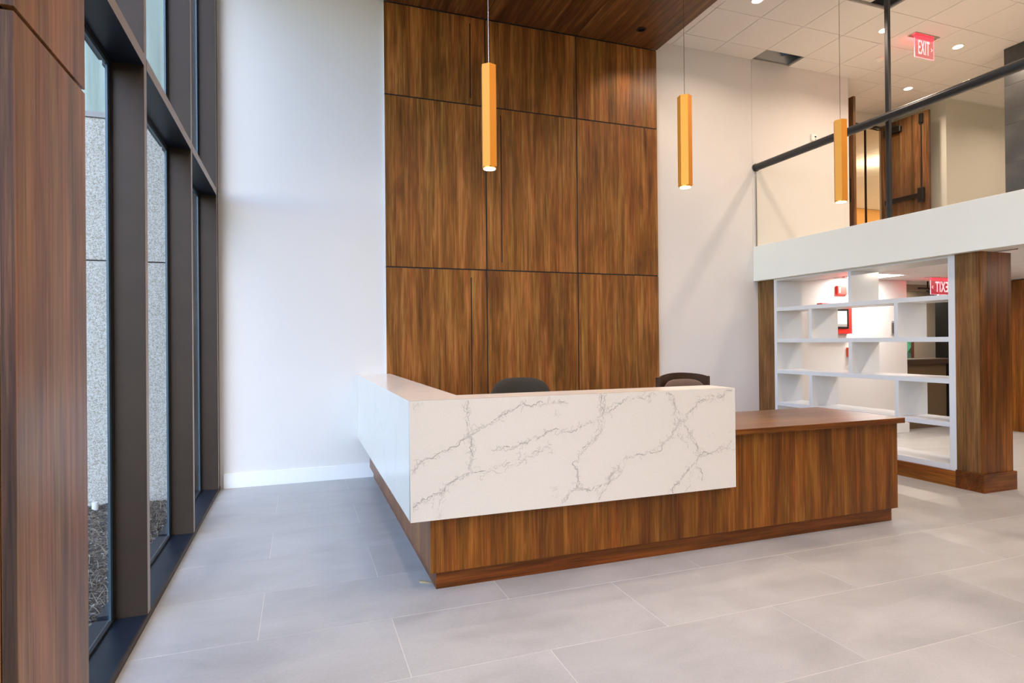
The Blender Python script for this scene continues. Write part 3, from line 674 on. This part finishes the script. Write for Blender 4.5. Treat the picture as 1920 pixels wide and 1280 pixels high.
# ------------------------------------------------------------------ balcony: slab, fascia, glass balustrade
bal = boxes('floor_balcony', [(XB+.25, 12.2, YB, 6.321, 2.36, ZF1), (7.39, 12.2, 6.321, 7.199, 2.36, ZF1), (7.2, 20, 7.31, 13.6, 2.36, ZF1)], TANW); tag(bal, 'upper floor behind the glass balustrade', 'floor', kind='structure')
fa = boxes('trim_4', (XB, XB+.249, YB+.01, YW-.001, ZF0, ZF1), FASC, bev=.002); tag(fa, 'deep white painted fascia along the balcony edge', 'fascia', kind='structure')
gb = empty('glass_balustrade', (5.72, 3, ZF1), 'glass balcony balustrade with thick charcoal tube handrail', 'balustrade')
gy = [6.306, 3.9, 1.6, -.7, -3.0]
gy = [6.306, 1.9, -1.0, -4.0]
for a, b in zip(gy, gy[1:]): boxes('glass_panel', (5.714, 5.726, b+.004, a, ZF1-.0, 3.66), GLASSR, gb)
bm = bmesh.new(); addcyl(bm, (5.72, 6.30, 3.675), (5.72, -4.2, 3.675), .046, 32)
link('handrail', bm, RAILM, gb, True)
cyl('wall_flange', (5.72, 6.30, 3.675), (5.72, 6.3215, 3.675), .052, RAILM, gb, 32)
boxes('glass_edge_trim', (5.711, 5.729, 6.306, 6.314, ZF1, 3.63), CHROME, gb)
po = boxes('steel_post', (5.78, 5.82, 4.468, 4.511, ZF1, ZC), [RAILM], bev=.004); tag(po, 'thin dark steel post from balcony floor to ceiling behind the handrail', 'post')

# lower ceiling under the balcony
ZL = 2.25
lc = boxes('ceiling_lower', (XB+.25, 12.2, YB, 9.0, ZL+.031, 2.359), TRIMW); tag(lc, 'low white tile ceiling beneath the balcony', 'ceiling', kind='structure')
lx = [XB+.25+.61*k for k in range(9)]; ly = [YW-.585*k for k in range(9)]
grid_bars(lc, lx, ly, ZL)
TRO = (3, 0)
for i in range(len(lx)-1):
    for j in range(len(ly)-1):
        if (i, j) == (2, 0): continue
        panel(lx[i], lx[i+1], ly[j+1], ly[j], ZL, lc)
for i in range(4, 8):
    for j in range(3): panel(lx[i]+.3, lx[i+1]+.3, YW+.01+.585*j, YW+.01+.585*(j+1), ZL, lc)
tr = empty('ceiling_light', ((lx[2]+lx[3])/2, ly[0]-.3, ZL), 'bright square recessed light panel in the low ceiling under the balcony', 'ceiling light')
x0, x1, y0, y1 = lx[2]+.004, lx[3]-.004, ly[1]+.004, ly[0]-.004
boxes('frame', [(x0, x1, y0, y0+.03, ZL-.002, ZL+.02), (x0, x1, y1-.03, y1, ZL-.002, ZL+.02), (x0, x0+.03, y0+.03, y1-.03, ZL-.002, ZL+.02), (x1-.03, x1, y0+.03, y1-.03, ZL-.002, ZL+.02)], PLAST, tr)
boxes('diffuser', (x0+.031, x1-.031, y0+.031, y1-.031, ZL, ZL+.008), emit('troffer_diffuser', (1, .95, .90, 1), 48), tr)

# ------------------------------------------------------------------ bookshelf wall under the balcony
BX, BD = 5.745, .42
bs = empty('open_bookshelf', (BX+BD/2, 4.93, .15), 'open white room divider bookshelf with staggered cells under the balcony', 'bookshelf')
BY0, BY1 = 3.806, 6.042
for a, b in ((BY0, 3.868), (6.000, BY1)): boxes('side_panel', (BX, BX+BD, a, b, .150, ZF0-.001), SHELFW, bs, bev=.001)
shz = [(.150, .205), (.552, .598), (.960, 1.008), (1.353, 1.400), (1.752, 1.799), (2.142, ZF0-.001)]
for a, b in shz: boxes('shelf', (BX, BX+BD, 3.8685, 5.9995, a, b), SHELFW, bs, bev=.001)
dv = {4: [4.93], 3: [5.475, 4.39], 2: [4.93], 1: [5.475, 4.39], 0: [4.93]}
for row, ys_ in dv.items():
    for y in ys_: boxes('divider', (BX+.001, BX+BD-.001, y-.021, y+.021, shz[row][1]+.0003, shz[row+1][0]-.0003), SHELFW, bs, bev=.001)
bt = empty('wood_plinth', (BX+.2, 5, 0), 'low walnut plinth under the white bookshelf', 'plinth')
boxes('front_board', (BX-.02, BX+.0, 3.806, YW-.016, 0, .150), WYd, bt, bev=.001)
boxes('rear_board', (BX+BD-.001, BX+BD+.019, 3.806, YW-.016, 0, .150), WYd, bt, bev=.001)
boxes('core', (BX+.0005, BX+BD-.0015, 3.807, YW-.016, 0, .149), BLACK, bt)
cl = empty('wood_clad_column', (5.95, 3.7, 0), 'walnut clad column at the near end of the bookshelf', 'column')
CX0, CX1, CY0, CY1 = 5.7448, 6.155, 3.580, 3.805
boxes('side_panel', (CX0, CX0+.018, CY0+.0185, CY1, .0, ZF0-.001), WCOL, cl, bev=.0008)
boxes('front_panel', (CX0, CX1, CY0, CY0+.018, .0, ZF0-.001), WZd, cl, bev=.0008)
boxes('side_panel', (CX1-.018, CX1, CY0+.0185, CY1, .0, ZF0-.001), WCOL, cl, bev=.0008)
boxes('core', (CX0+.019, CX1-.019, CY0+.019, CY1-.001, 0, ZF0-.001), BLACK, cl)
boxes('base_trim', [(CX0-.02, CX0-.0002, CY0-.0002, CY1, 0, .166), (CX0-.02, CX1+.02, CY0-.02, CY0-.0003, 0, .166), (CX1+.0002, CX1+.02, CY0-.0002, CY1, 0, .166)], WXd, cl, bev=.0008)
boxes('cap_trim', (5.925, CX1+.05, CY0-.03, CY1, 2.195, 2.2495), WXd, cl)
tp = empty('wood_clad_pilaster', (5.9, 6.18, 0), 'narrow walnut pilaster between the white wall and the bookshelf', 'pilaster')
boxes('front_panel', (BX, BX+.018, 6.0425, YW-.0005, .151, ZF0-.001), WCOL, tp)
boxes('core', (BX+.0185, BX+BD, 6.0425, YW-.0005, .151, ZF0-.001), WCOL, tp)

# ------------------------------------------------------------------ beyond the bookshelf
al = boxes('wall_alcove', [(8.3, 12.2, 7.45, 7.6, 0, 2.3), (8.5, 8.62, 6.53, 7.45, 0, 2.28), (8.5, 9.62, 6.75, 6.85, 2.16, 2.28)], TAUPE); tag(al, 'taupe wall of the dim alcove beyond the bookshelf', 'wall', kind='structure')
hw = empty('alcove_counter', (9.1, 6.7, 0), 'dark brown counter in the dim alcove seen through the bookshelf', 'counter')
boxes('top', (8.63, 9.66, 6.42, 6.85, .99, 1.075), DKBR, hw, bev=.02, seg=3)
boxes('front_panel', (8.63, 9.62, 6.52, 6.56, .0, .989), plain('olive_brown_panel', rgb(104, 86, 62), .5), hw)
boxes('shelf', (8.64, 9.61, 6.561, 6.84, .6, .63), DKBR, hw)
dj = empty('door_3', (9.7, 6.65, 0), 'black framed doorway at the edge of the dim alcove', 'door', kind='structure')
boxes('door_jamb', (9.67, 9.83, 6.5, 6.72, 0, 2.245), BLACK, dj, bev=.004)
boxes('door_stop', (9.72, 9.74, 6.485, 6.4995, 0, 2.245), CHROME, dj)
boxes('threshold', (9.84, 11.2, 6.5, 6.6, 0, .02), BLACK, dj)
boxes('door_leaf', (9.84, 11.2, 6.6, 6.65, .021, 2.245), DKBR, dj)
art = empty('wall_art', (9.7, 7.44, 1.3), 'dark framed green and grey abstract picture in the dim alcove', 'picture')
boxes('frame', [(9.25, 10.12, 7.40, 7.449, 1.02, 1.05), (9.25, 10.12, 7.40, 7.449, 1.75, 1.78), (9.25, 9.28, 7.40, 7.449, 1.0501, 1.7499), (10.09, 10.12, 7.40, 7.449, 1.0501, 1.7499)], plain('red_brown_frame', rgb(88, 44, 30), .5), art)
m, n_, b_ = mat('abstract_print'); vv = n_.nodes.new('ShaderNodeTexVoronoi'); vv.inputs['Scale'].default_value = 6; tc = n_.nodes.new('ShaderNodeTexCoord')
n_.links.new(tc.outputs['Object'], vv.inputs[0]); rp = ramp(n_, [(0, rgb(30, 34, 36)), (.35, rgb(70, 170, 120)), (.6, rgb(120, 190, 170)), (1, rgb(60, 70, 78))]); sp = n_.nodes.new('ShaderNodeSeparateColor')
n_.links.new(vv.outputs['Color'], sp.inputs[0]); n_.links.new(sp.outputs[0], rp.inputs[0]); n_.links.new(rp.outputs[0], b_.inputs['Base Color'])
boxes('canvas', (9.281, 10.089, 7.43, 7.448, 1.051, 1.749), m, art)
tl = empty('track_light', (8.9, 6.3, ZL), 'small black track light on the low ceiling before the alcove', 'track light')
boxes('track', (8.72, 9.2, 6.28, 6.31, 2.13, 2.15), BLACK, tl)
boxes('stem', (8.9, 8.915, 6.285, 6.30, 2.1505, ZL-.001), BLACK, tl)
bm = bmesh.new(); addcyl(bm, (8.92, 6.30, 2.125), (8.97, 6.20, 2.03), .038, 20); link('head', bm, BLACK, tl, True)
cyl('lens', (8.972, 6.196, 2.026), (8.973, 6.194, 2.024), .026, emit('track_lens', (1, .9, .8, 1), 4), tl, 20)
ww = empty('wood_wall_panel', (10.1, 4, 0), 'amber lit walnut wall beyond the column under the balcony', 'wall panelling')
for k in range(5): boxes('panel', (9.98, 10.0, 5.85-.9*(k+1)+.004, 5.85-.9*k, 0.0, 2.235), WZd, ww)
boxes('backing', (10.001, 10.2, 1.35, 5.85, 0, 2.235), BLACK, ww)

# red devices on the white wall behind the shelf
fa_ = empty('fire_alarm', (7.2, YW, 2.07), 'red fire alarm strobe high on the white wall behind the bookshelf', 'fire alarm')
boxes('housing', (7.10, 7.265, YW-.045, YW-.0005, 2.012, 2.14), RED, fa_, bev=.004)
boxes('strobe_lens', (7.267, 7.32, YW-.06, YW-.001, 2.02, 2.13), plain('clear_lens', rgb(230, 225, 220), .1), fa_, bev=.006)
text('lettering', 'FIRE', .042, (7.135, YW-.0465, 2.076), (R(90), R(-90), 0), PAPER, fa_, .0008, .001)
fp = empty('fire_alarm_cabinet', (7.03, YW, 1.68), 'red fire alarm cabinet with black framed notice on the white wall', 'alarm panel')
boxes('cabinet', (6.76, 7.31, YW-.09, YW-.0005, 1.465, 1.889), RED, fp, bev=.004)
boxes('notice_frame', [(6.84, 7.235, YW-.1, YW-.0905, 1.535, 1.56), (6.84, 7.235, YW-.1, YW-.0905, 1.785, 1.81), (6.84, 6.865, YW-.1, YW-.0905, 1.5605, 1.7845), (7.21, 7.235, YW-.1, YW-.0905, 1.5605, 1.7845)], BLACK, fp)
boxes('notice', (6.866, 7.209, YW-.094, YW-.0906, 1.561, 1.784), PAPER, fp)
boxes('display', (6.866, 7.209, YW-.0948, YW-.0941, 1.561, 1.60), GRID, fp)
boxes('upper_notice', (6.84, 7.19, YW-.0925, YW-.0906, 1.835, 1.87), PAPER, fp)
ps = empty('pull_station', (7.34, YW, 1.21), 'small orange red pull station on the white wall behind the bookshelf', 'pull station')
boxes('housing', (7.29, 7.41, YW-.05, YW-.0005, 1.14, 1.27), plain('orange_red', (.6, .08, .02, 1), .4), ps, bev=.004)
boxes('handle', (7.31, 7.39, YW-.065, YW-.0505, 1.19, 1.21), PAPER, ps)
sg = empty('wall_sign', (8.2, YW, 1.55), 'narrow dark sign plate on the white wall near the alcove corner', 'sign')
boxes('plate', (8.17, 8.235, YW-.012, YW-.0005, 1.44, 1.65), GRID, sg, bev=.002)
boxes('bar', [(8.18, 8.225, YW-.0135, YW-.0121, 1.47+.022*k, 1.482+.022*k) for k in range(7)], BLACK, sg)
sb = empty('ceiling_strobe', (6.98, 6.12, ZL), 'white ceiling strobe with red lettering behind the bookshelf', 'strobe')
boxes('housing', (6.9, 7.06, 6.08, 6.18, ZL-.03, ZL-.0005), PLAST, sb, bev=.006)
text('lettering', 'FIRE', .03, (6.98, 6.079, ZL-.016), (R(90), 0, 0), RED, sb, .0006, .0005)

# thermostat
th = empty('thermostat', (6.725, YW, 4.18), 'small white thermostat on the white wall above the handrail', 'thermostat')
boxes('housing', (6.675, 6.775, YW-.028, YW-.0005, 4.135, 4.225), PLAST, th, bev=.005)
boxes('display', (6.725, 6.755, YW-.0295, YW-.0282, 4.18, 4.20), BLACK, th)
boxes('button', (6.73, 6.75, YW-.031, YW-.0282, 4.150, 4.163), GRID, th)

# ------------------------------------------------------------------ exit signs
EXP = bpy.data.materials.new('edge_lit_acrylic'); EXP.use_nodes = True; n_ = EXP.node_tree; n_.nodes.clear()
o_ = n_.nodes.new('ShaderNodeOutputMaterial'); t_ = n_.nodes.new('ShaderNodeBsdfTransparent'); e_ = n_.nodes.new('ShaderNodeEmission'); e_.inputs[0].default_value = (1, .10, .13, 1); e_.inputs[1].default_value = .9
mx_ = n_.nodes.new('ShaderNodeMixShader'); mx_.inputs[0].default_value = .33; n_.links.new(t_.outputs[0], mx_.inputs[1]); n_.links.new(e_.outputs[0], mx_.inputs[2]); n_.links.new(mx_.outputs[0], o_.inputs[0])
EXPE = emit('acrylic_glow_edge', (1, .30, .34, 1), 1.6)
EXL = emit('exit_letters', (1, .42, .44, 1), 1.7)
def exit_sign(x0, x1, y, zt, zb, lab, back=False, rot=0, grp=None):
    e = empty('exit_sign', ((x0+x1)/2, y, zt), lab, 'exit sign')
    boxes('ceiling_plate', (x0-.05, x1+.05, y-.055, y+.055, zt, zt+.006), CHROME, e, bev=.002)
    boxes('light_bar', (x0+.01, x1-.01, y-.014, y+.014, zt-.028, zt-.0005), REDL, e)
    boxes('acrylic_panel', (x0, x1, y-.003, y+.003, zb, zt-.0285), EXP, e)
    boxes('glow_edge', [(x0-.004, x0-.0001, y-.004, y+.004, zb-.004, zt-.0285), (x1+.0001, x1+.004, y-.004, y+.004, zb-.004, zt-.0285), (x0, x1, y-.004, y+.004, zb-.004, zb-.0001)], EXPE, e)
    cx, cz, hgt = (x0+x1)/2, (zt-.03+zb)/2, zt-.03-zb
    yo = y-.0045 if not back else y+.0045
    rz = 0 if not back else PI
    sgn = 1 if not back else -1
    for sy, nm in ((-.0045, 'lettering'), (.0045, 'lettering')):
        pass
    # the letters are cut in the pane: readable from its front, mirrored from behind
    text('lettering', 'EXIT', hgt*1.05, (cx-.010*sgn, y-.0045, cz), (R(90), 0, 0) if not back else (R(90), 0, PI), EXL, e, .0012, .002, 1., ((x1-x0)*.60, hgt*.74))
    bm = bmesh.new(); ax = cx+sgn*((x1-x0)/2-.028); s = .014
    pts = [(-s, s*1.6), (s*.6, 0), (-s, -s*1.6), (-s-.006, -s*1.2), (s*.6-.012, 0), (-s-.006, s*1.2)]
    va = [bm.verts.new((ax+sgn*px, y-.0055, cz+pz)) for px, pz in pts]; vb = [bm.verts.new((ax+sgn*px, y-.0035, cz+pz)) for px, pz in pts]
    for k in range(6): bm.faces.new([va[k], va[(k+1) % 6], vb[(k+1) % 6], vb[k]])
    bm.faces.new([va[0], va[1], va[4], va[5]]); bm.faces.new([va[1], va[2], va[3], va[4]]); bmesh.ops.recalc_face_normals(bm, faces=bm.faces)
    link('chevron', bm, EXL, e)
    ld = bpy.data.lights.new('exit_glow', 'AREA'); ld.shape = 'RECTANGLE'; ld.size = x1-x0; ld.size_y = .03; ld.energy = .9; ld.color = (1, .05, .08)
    lo = bpy.data.objects.new('exit_glow', ld); COL.objects.link(lo); lo.parent = e; lo.location = (0, .03, -.05); lo.rotation_euler = (R(150), 0, 0)
    return e
exit_sign(7.11, 7.435, 5.15, ZC-.008, 4.84, 'glowing red exit sign hanging from the high ceiling above the balcony')
exit_sign(8.41, 8.84, 5.9, ZL-.008, 2.015, 'glowing red exit sign seen from behind, mirrored, through the bookshelf', back=True)

# ------------------------------------------------------------------ ceiling downlights
seen = [(4.744, 5.185, 'recessed ceiling downlight beside the walnut soffit edge'), (6.66, 5.195, 'recessed ceiling downlight partly behind the steel post'),
        (7.932, 5.184, 'recessed ceiling downlight just beyond the high exit sign'), (8.541, 6.323-.03, 'recessed ceiling downlight above the open wooden doors')]
unseen = [(x, y, 'recessed ceiling downlight over the lobby, outside the picture') for x in (4.744, 6.66, 8.5) for y in (2.9, .6, -1.9)]
unseen += [(x, y, 'recessed downlight in the plaster ceiling, outside the picture') for x in (.1, 2.4) for y in (1.6, -.6, -2.9)]
unseen += [(10.4, 5.1, 'added ceiling downlight brightening the warm grey upper wall, outside the picture')]  # extra lamp out of view, added to brighten the upper wall
for x, y, lab in seen+unseen:
    d_ = empty('ceiling_downlight', (x, y, ZC), lab, 'downlight', 'recessed ceiling downlights')
    bm = bmesh.new(); addcyl(bm, (x, y, ZC-.006), (x, y, ZC-.0005), .068, 32); link('trim_ring', bm, PLAST, d_, True)
    cyl('lens', (x, y, ZC-.009), (x, y, ZC-.0065), .052, LENS, d_, 32)
    ld = bpy.data.lights.new('downlight', 'AREA'); ld.shape = 'DISK'; ld.size = .10; ld.energy = DL; ld.color = WARM; ld.spread = R(150)
    lo = bpy.data.objects.new('downlight', ld); COL.objects.link(lo); lo.parent = d_; lo.location = (0, 0, -.014)
sd = empty('smoke_detector', (7.277, 5.749, ZC), 'low round white smoke detector on the high tile ceiling', 'smoke detector')
cyl('base', (7.277, 5.749, ZC-.012), (7.277, 5.749, ZC-.0005), .06, PLAST, sd, 32, .06)
cyl('cap', (7.277, 5.749, ZC-.03), (7.277, 5.749, ZC-.0125), .035, PLAST, sd, 32, .052)
# added lower level downlights, brightening the space under the balcony and the alcove
for x, y, e_w in ((6.88, 4.28, 42), (8.2, 2.2, 44), (9.6, 3.9, 40), (7.0, 1.0, 30), (9.4, 3.0, 30), (9.6, 7.0, 70)):
    d_ = empty('ceiling_downlight', (x, y, ZL), 'added downlight in the low ceiling, brightening the area under the balcony', 'downlight', 'added low ceiling downlights')
    bm = bmesh.new(); addcyl(bm, (x, y, ZL-.006), (x, y, ZL-.0005), .06, 32); link('trim_ring', bm, PLAST, d_, True)
    cyl('lens', (x, y, ZL-.009), (x, y, ZL-.0065), .046, LENS, d_, 32)
    ld = bpy.data.lights.new('downlight', 'AREA'); ld.shape = 'DISK'; ld.size = .09; ld.energy = e_w*.5; ld.color = (1, .84, .70)
    lo = bpy.data.objects.new('downlight', ld); COL.objects.link(lo); lo.parent = d_; lo.location = (0, 0, -.014)

# ------------------------------------------------------------------ upper level behind the balustrade
YD = 7.2
wu = boxes('wall_upper', [(9.21, 9.43, YD, YD+.1, ZF1, 5.6), (7.385, 7.55, YD, YD+.1, ZF1, 5.6), (7.55, 9.21, YD, YD+.1, 4.92, 5.6),
                          (9.43, 9.53, 6.35, YD+.1, ZF1, 5.6), (9.53, 12.2, 6.35, 6.45, ZF1, 5.6)], TANW); tag(wu, 'warm white upper wall around the double doorway', 'wall', kind='structure')
df = empty('door_frame', (8.4, YD, ZF1), 'black door frame with glass sidelight behind the balustrade', 'door frame', kind='structure')
boxes('head', (7.56, 9.26, YD-.012, YD+.06, 4.872, 4.905), BLACK, df)
boxes('jamb', (9.20, 9.26, YD-.012, YD+.06, ZF1, 4.8715), BLACK, df)
boxes('mullion', (8.782, 8.798, YD+.0, YD+.03, ZF1, 4.8715), BLACK, df)
boxes('glass_pane', (8.80, 9.195, YD+.012, YD+.018, ZF1, 4.87), GLASSR, df)
def leaf(x0, x1, lab, name, rod=False):
    d_ = empty(name, ((x0+x1)/2, 7.16, ZF1), lab, 'door', kind='structure')
    boxes('door_leaf', (x0, x1, 6.385, 7.17, ZF1+.01, 4.9), walnut(name+'_walnut', 'Z', mid=(.16, .075, .03), light=(.27, .15, .07)), d_, bev=.002)
    if rod:
        xf = x0
        boxes('panic_bar', [(xf-.055, xf-.015, 6.52, 7.08, 3.575, 3.645), (xf-.015, xf-.0003, 6.95, 7.1, 3.57, 3.65)], BLACK, d_, bev=.004)
        boxes('latch_case', (xf-.06, xf-.0003, 6.44, 6.53, 3.50, 3.72), BLACK, d_, bev=.008)
        cyl('rod', (xf-.02, 6.485, 3.7205), (xf-.02, 6.485, 4.72), .008, BLACK, d_, 10)
        boxes('top_latch', (xf-.04, xf-.0003, 6.455, 6.515, 4.72, 4.87), BLACK, d_, bev=.008)
        boxes('door_closer', (xf-.06, xf-.0003, 6.80, 7.09, 4.70, 4.79), BLACK, d_, bev=.006)
        bm = bmesh.new(); addcyl(bm, (xf-.03, 6.86, 4.80), (xf-.28, 7.12, 4.82), .011, 8); addcyl(bm, (xf-.28, 7.12, 4.82), (xf-.05, 7.185, 4.84), .011, 8); link('closer_arm', bm, BLACK, d_, True)
    else:
        boxes('lock_plate', (x0-.03, x0-.0003, 6.43, 6.51, 3.38, 3.72), BLACK, d_, bev=.006)
        cyl('knob', (x1+.0003, 6.44, 3.60), (x1+.03, 6.44, 3.60), .012, CHROME, d_, 12)
leaf(7.553, 7.60, 'walnut door leaf standing open next to the white wall end', 'door_1')
leaf(9.09, 9.14, 'walnut door leaf standing open with black panic bar and closer', 'door_2', True)
# room behind the doors
rm = boxes('wall_far_room', [(7.2, 20, 12.6, 12.8, ZF1, 5.6), (20, 20.2, 7.3, 12.8, ZF1, 5.6), (7.0, 7.2, 7.31, 12.6, ZF1, 5.6), (9.5301, 20, 7.31, 7.4, ZF1, 5.6)], YELW); tag(rm, 'golden lit wall in the room behind the open doors', 'wall', kind='structure')
c3 = boxes('ceiling_far_room', (7.2, 20, 7.31, 12.6, ZC+.0135, ZC+.04), GRID); tag(c3, 'tile ceiling of the room behind the open doors', 'ceiling', kind='structure')
for i in range(10):
    for j in range(4): panel(8.2+1.2*i, 8.2+1.2*(i+1), 7.5+1.25*j, 7.5+1.25*(j+1), ZC, c3)
tx = text('wall_lettering', 'OM', .35, (14.9, 12.58, 4.35), (R(90), R(-70), 0), plain('brown_paint', rgb(150, 110, 60), .6), None, .004, 0); tag(tx, 'faint brown lettering on the golden wall beyond the doors', 'lettering')
gl = empty('globe_lamp', (11.5, 9.0, ZC), 'small glowing globe lamp in the room behind the doors', 'lamp')
cyl('stem', (11.5, 9.0, 4.99), (11.5, 9.0, ZC-.001), .006, BLACK, gl, 8)
bm = bmesh.new(); bmesh.ops.create_uvsphere(bm, u_segments=20, v_segments=12, radius=.06); bmesh.ops.translate(bm, verts=bm.verts, vec=(11.5, 9.0, 4.935)); link('globe', bm, emit('globe_glow', (1, .78, .45, 1), 12), gl, True)
ld = bpy.data.lights.new('globe_light', 'POINT'); ld.energy = 48; ld.color = (1, .80, .55); ld.shadow_soft_size = .08
lo = bpy.data.objects.new('globe_light', ld); COL.objects.link(lo); lo.parent = gl; lo.location = (0, 0, -.30)
ld = bpy.data.lights.new('added_room_light', 'AREA'); ld.size = 1.2; ld.energy = 210; ld.color = (1, .90, .78)  # added lamp, out of sight, that brightens the room behind the doors
lr = empty('ceiling_light', (16.6, 9.0, ZC-.02), 'added light panel brightening the room behind the doors, hidden from view', 'ceiling light')
boxes('diffuser', (16.0, 17.2, 8.4, 9.6, ZC-.015, ZC-.004), emit('added_room_diffuser', (1, .9, .75, 1), 3), lr)
lo = bpy.data.objects.new('added_room_light', ld); COL.objects.link(lo); lo.parent = lr; lo.location = (0, 0, -.01)

# dark stone clad block on the upper floor
gs = empty('stone_clad_wall', (8.8, 3.5, ZF1), 'dark grey stone tiled wall block on the upper floor', 'wall cladding')
for k in range(4):
    for j in range(5):
        y1_ = 5.04-.62*k; z0_ = ZF1+.5*j
        boxes('tile', (8.58, 8.592, y1_-.617, y1_, z0_+.001, min(z0_+.498, ZC-.002)), SLATE, gs)
boxes('core', (8.5925, 9.3, 2.56, 5.038, ZF1, ZC-.002), GASK, gs)
for j in range(5): boxes('tile', (8.593, 9.3, 5.0385, 5.05, ZF1+.5*j+.001, min(ZF1+.5*j+.498, ZC-.002)), SLATE, gs)

# ------------------------------------------------------------------ outside the windows
cw = empty('concrete_wall', (-4, 6.7, -.3), 'outdoor exposed aggregate concrete wall seen through the windows', 'wall', kind='structure')
for k in range(3):
    xa, xb_ = -.99-2.4*(k+1)+.006, -.99-2.4*k
    boxes('concrete_panel', (xa, xb_, 6.6, 6.8, -.3, 2.19), CONC, cw)
    boxes('concrete_panel', (xa, xb_, 6.6, 6.8, 2.203, 3.545), CONC, cw)
    boxes('cap_flashing', (xa, xb_, 6.585, 6.8, 3.55, 3.60), GRID, cw)
    boxes('precast_panel', (xa, xb_, 6.62, 6.8, 3.605, 7.5), PRECAST, cw)
boxes('joint_backing', (-8.1, -.99, 6.63, 6.79, -.3, 3.6), GASK, cw)
gr = bmesh.new(); bmesh.ops.create_grid(gr, x_segments=140, y_segments=180, size=1)
rng = random.Random(3)
for v in gr.verts:
    v.co.x = -.93+(v.co.x-1)/2*4.5; v.co.y = 1.5+(v.co.y+1)/2*5.1
    v.co.z = -.115+.012*math.sin(v.co.x*9)*math.cos(v.co.y*7)+rng.uniform(-.01, .012)
gd = link('ground', gr, MULCH); tag(gd, 'brown leaf mulch bed outside the windows', 'ground', kind='structure')
g2 = boxes('ground_far', [(-60, -5.4, -60, 60, -.4, -.16), (-5.4, -.95, -60, 1.5, -.4, -.16)], plain('dry_lawn', rgb(120, 116, 84), .95, var=.3, vscale=2)); tag(g2, 'dry lawn further outside the windows', 'ground', kind='structure')
vs_, fs_ = [], []
for k in range(4200):
    x = rng.uniform(-3.6, -.96); y = rng.uniform(2.6, 6.55)
    if abs(x+1.78) < .25 and y > 6.2: continue
    a = rng.uniform(0, 2*PI); l = rng.uniform(.04, .20); wd = rng.uniform(.0008, .0022); b_ = len(vs_)
    hz = rng.uniform(.005, .06); bend = rng.uniform(-.6, .6)
    for t in (0, .33, .66, 1):
        aa = a+bend*t; px, py, pz = x+l*t*math.cos(aa), y+l*t*math.sin(aa), -.11+.01+hz*math.sin(t*PI*.8)
        py = min(py, 6.59); px = min(px, -.955); w2 = wd*(1-.7*t)
        vs_ += [(px-math.sin(aa)*w2, py+math.cos(aa)*w2, pz), (px+math.sin(aa)*w2, py-math.cos(aa)*w2, pz+.001)]
    for t in range(3): q0 = b_+2*t; fs_.append((q0, q0+1, q0+3, q0+2))
sm = bpy.data.meshes.new('dry_grass'); sm.from_pydata(vs_, [], fs_); sm.materials.append(plain('straw', rgb(150, 136, 114), .8, var=.45, vscale=30))
so_ = bpy.data.objects.new('dry_grass', sm); COL.objects.link(so_); tag(so_, 'dry straw and twigs strewn over the mulch outside', 'grass', kind='stuff')
pp = cyl('pipe_stub', (-1.78, 6.42, -.15), (-1.78, 6.42, -.045), .026, PLAST, None, 20); tag(pp, 'short white pipe stub in the mulch at the concrete wall', 'pipe')
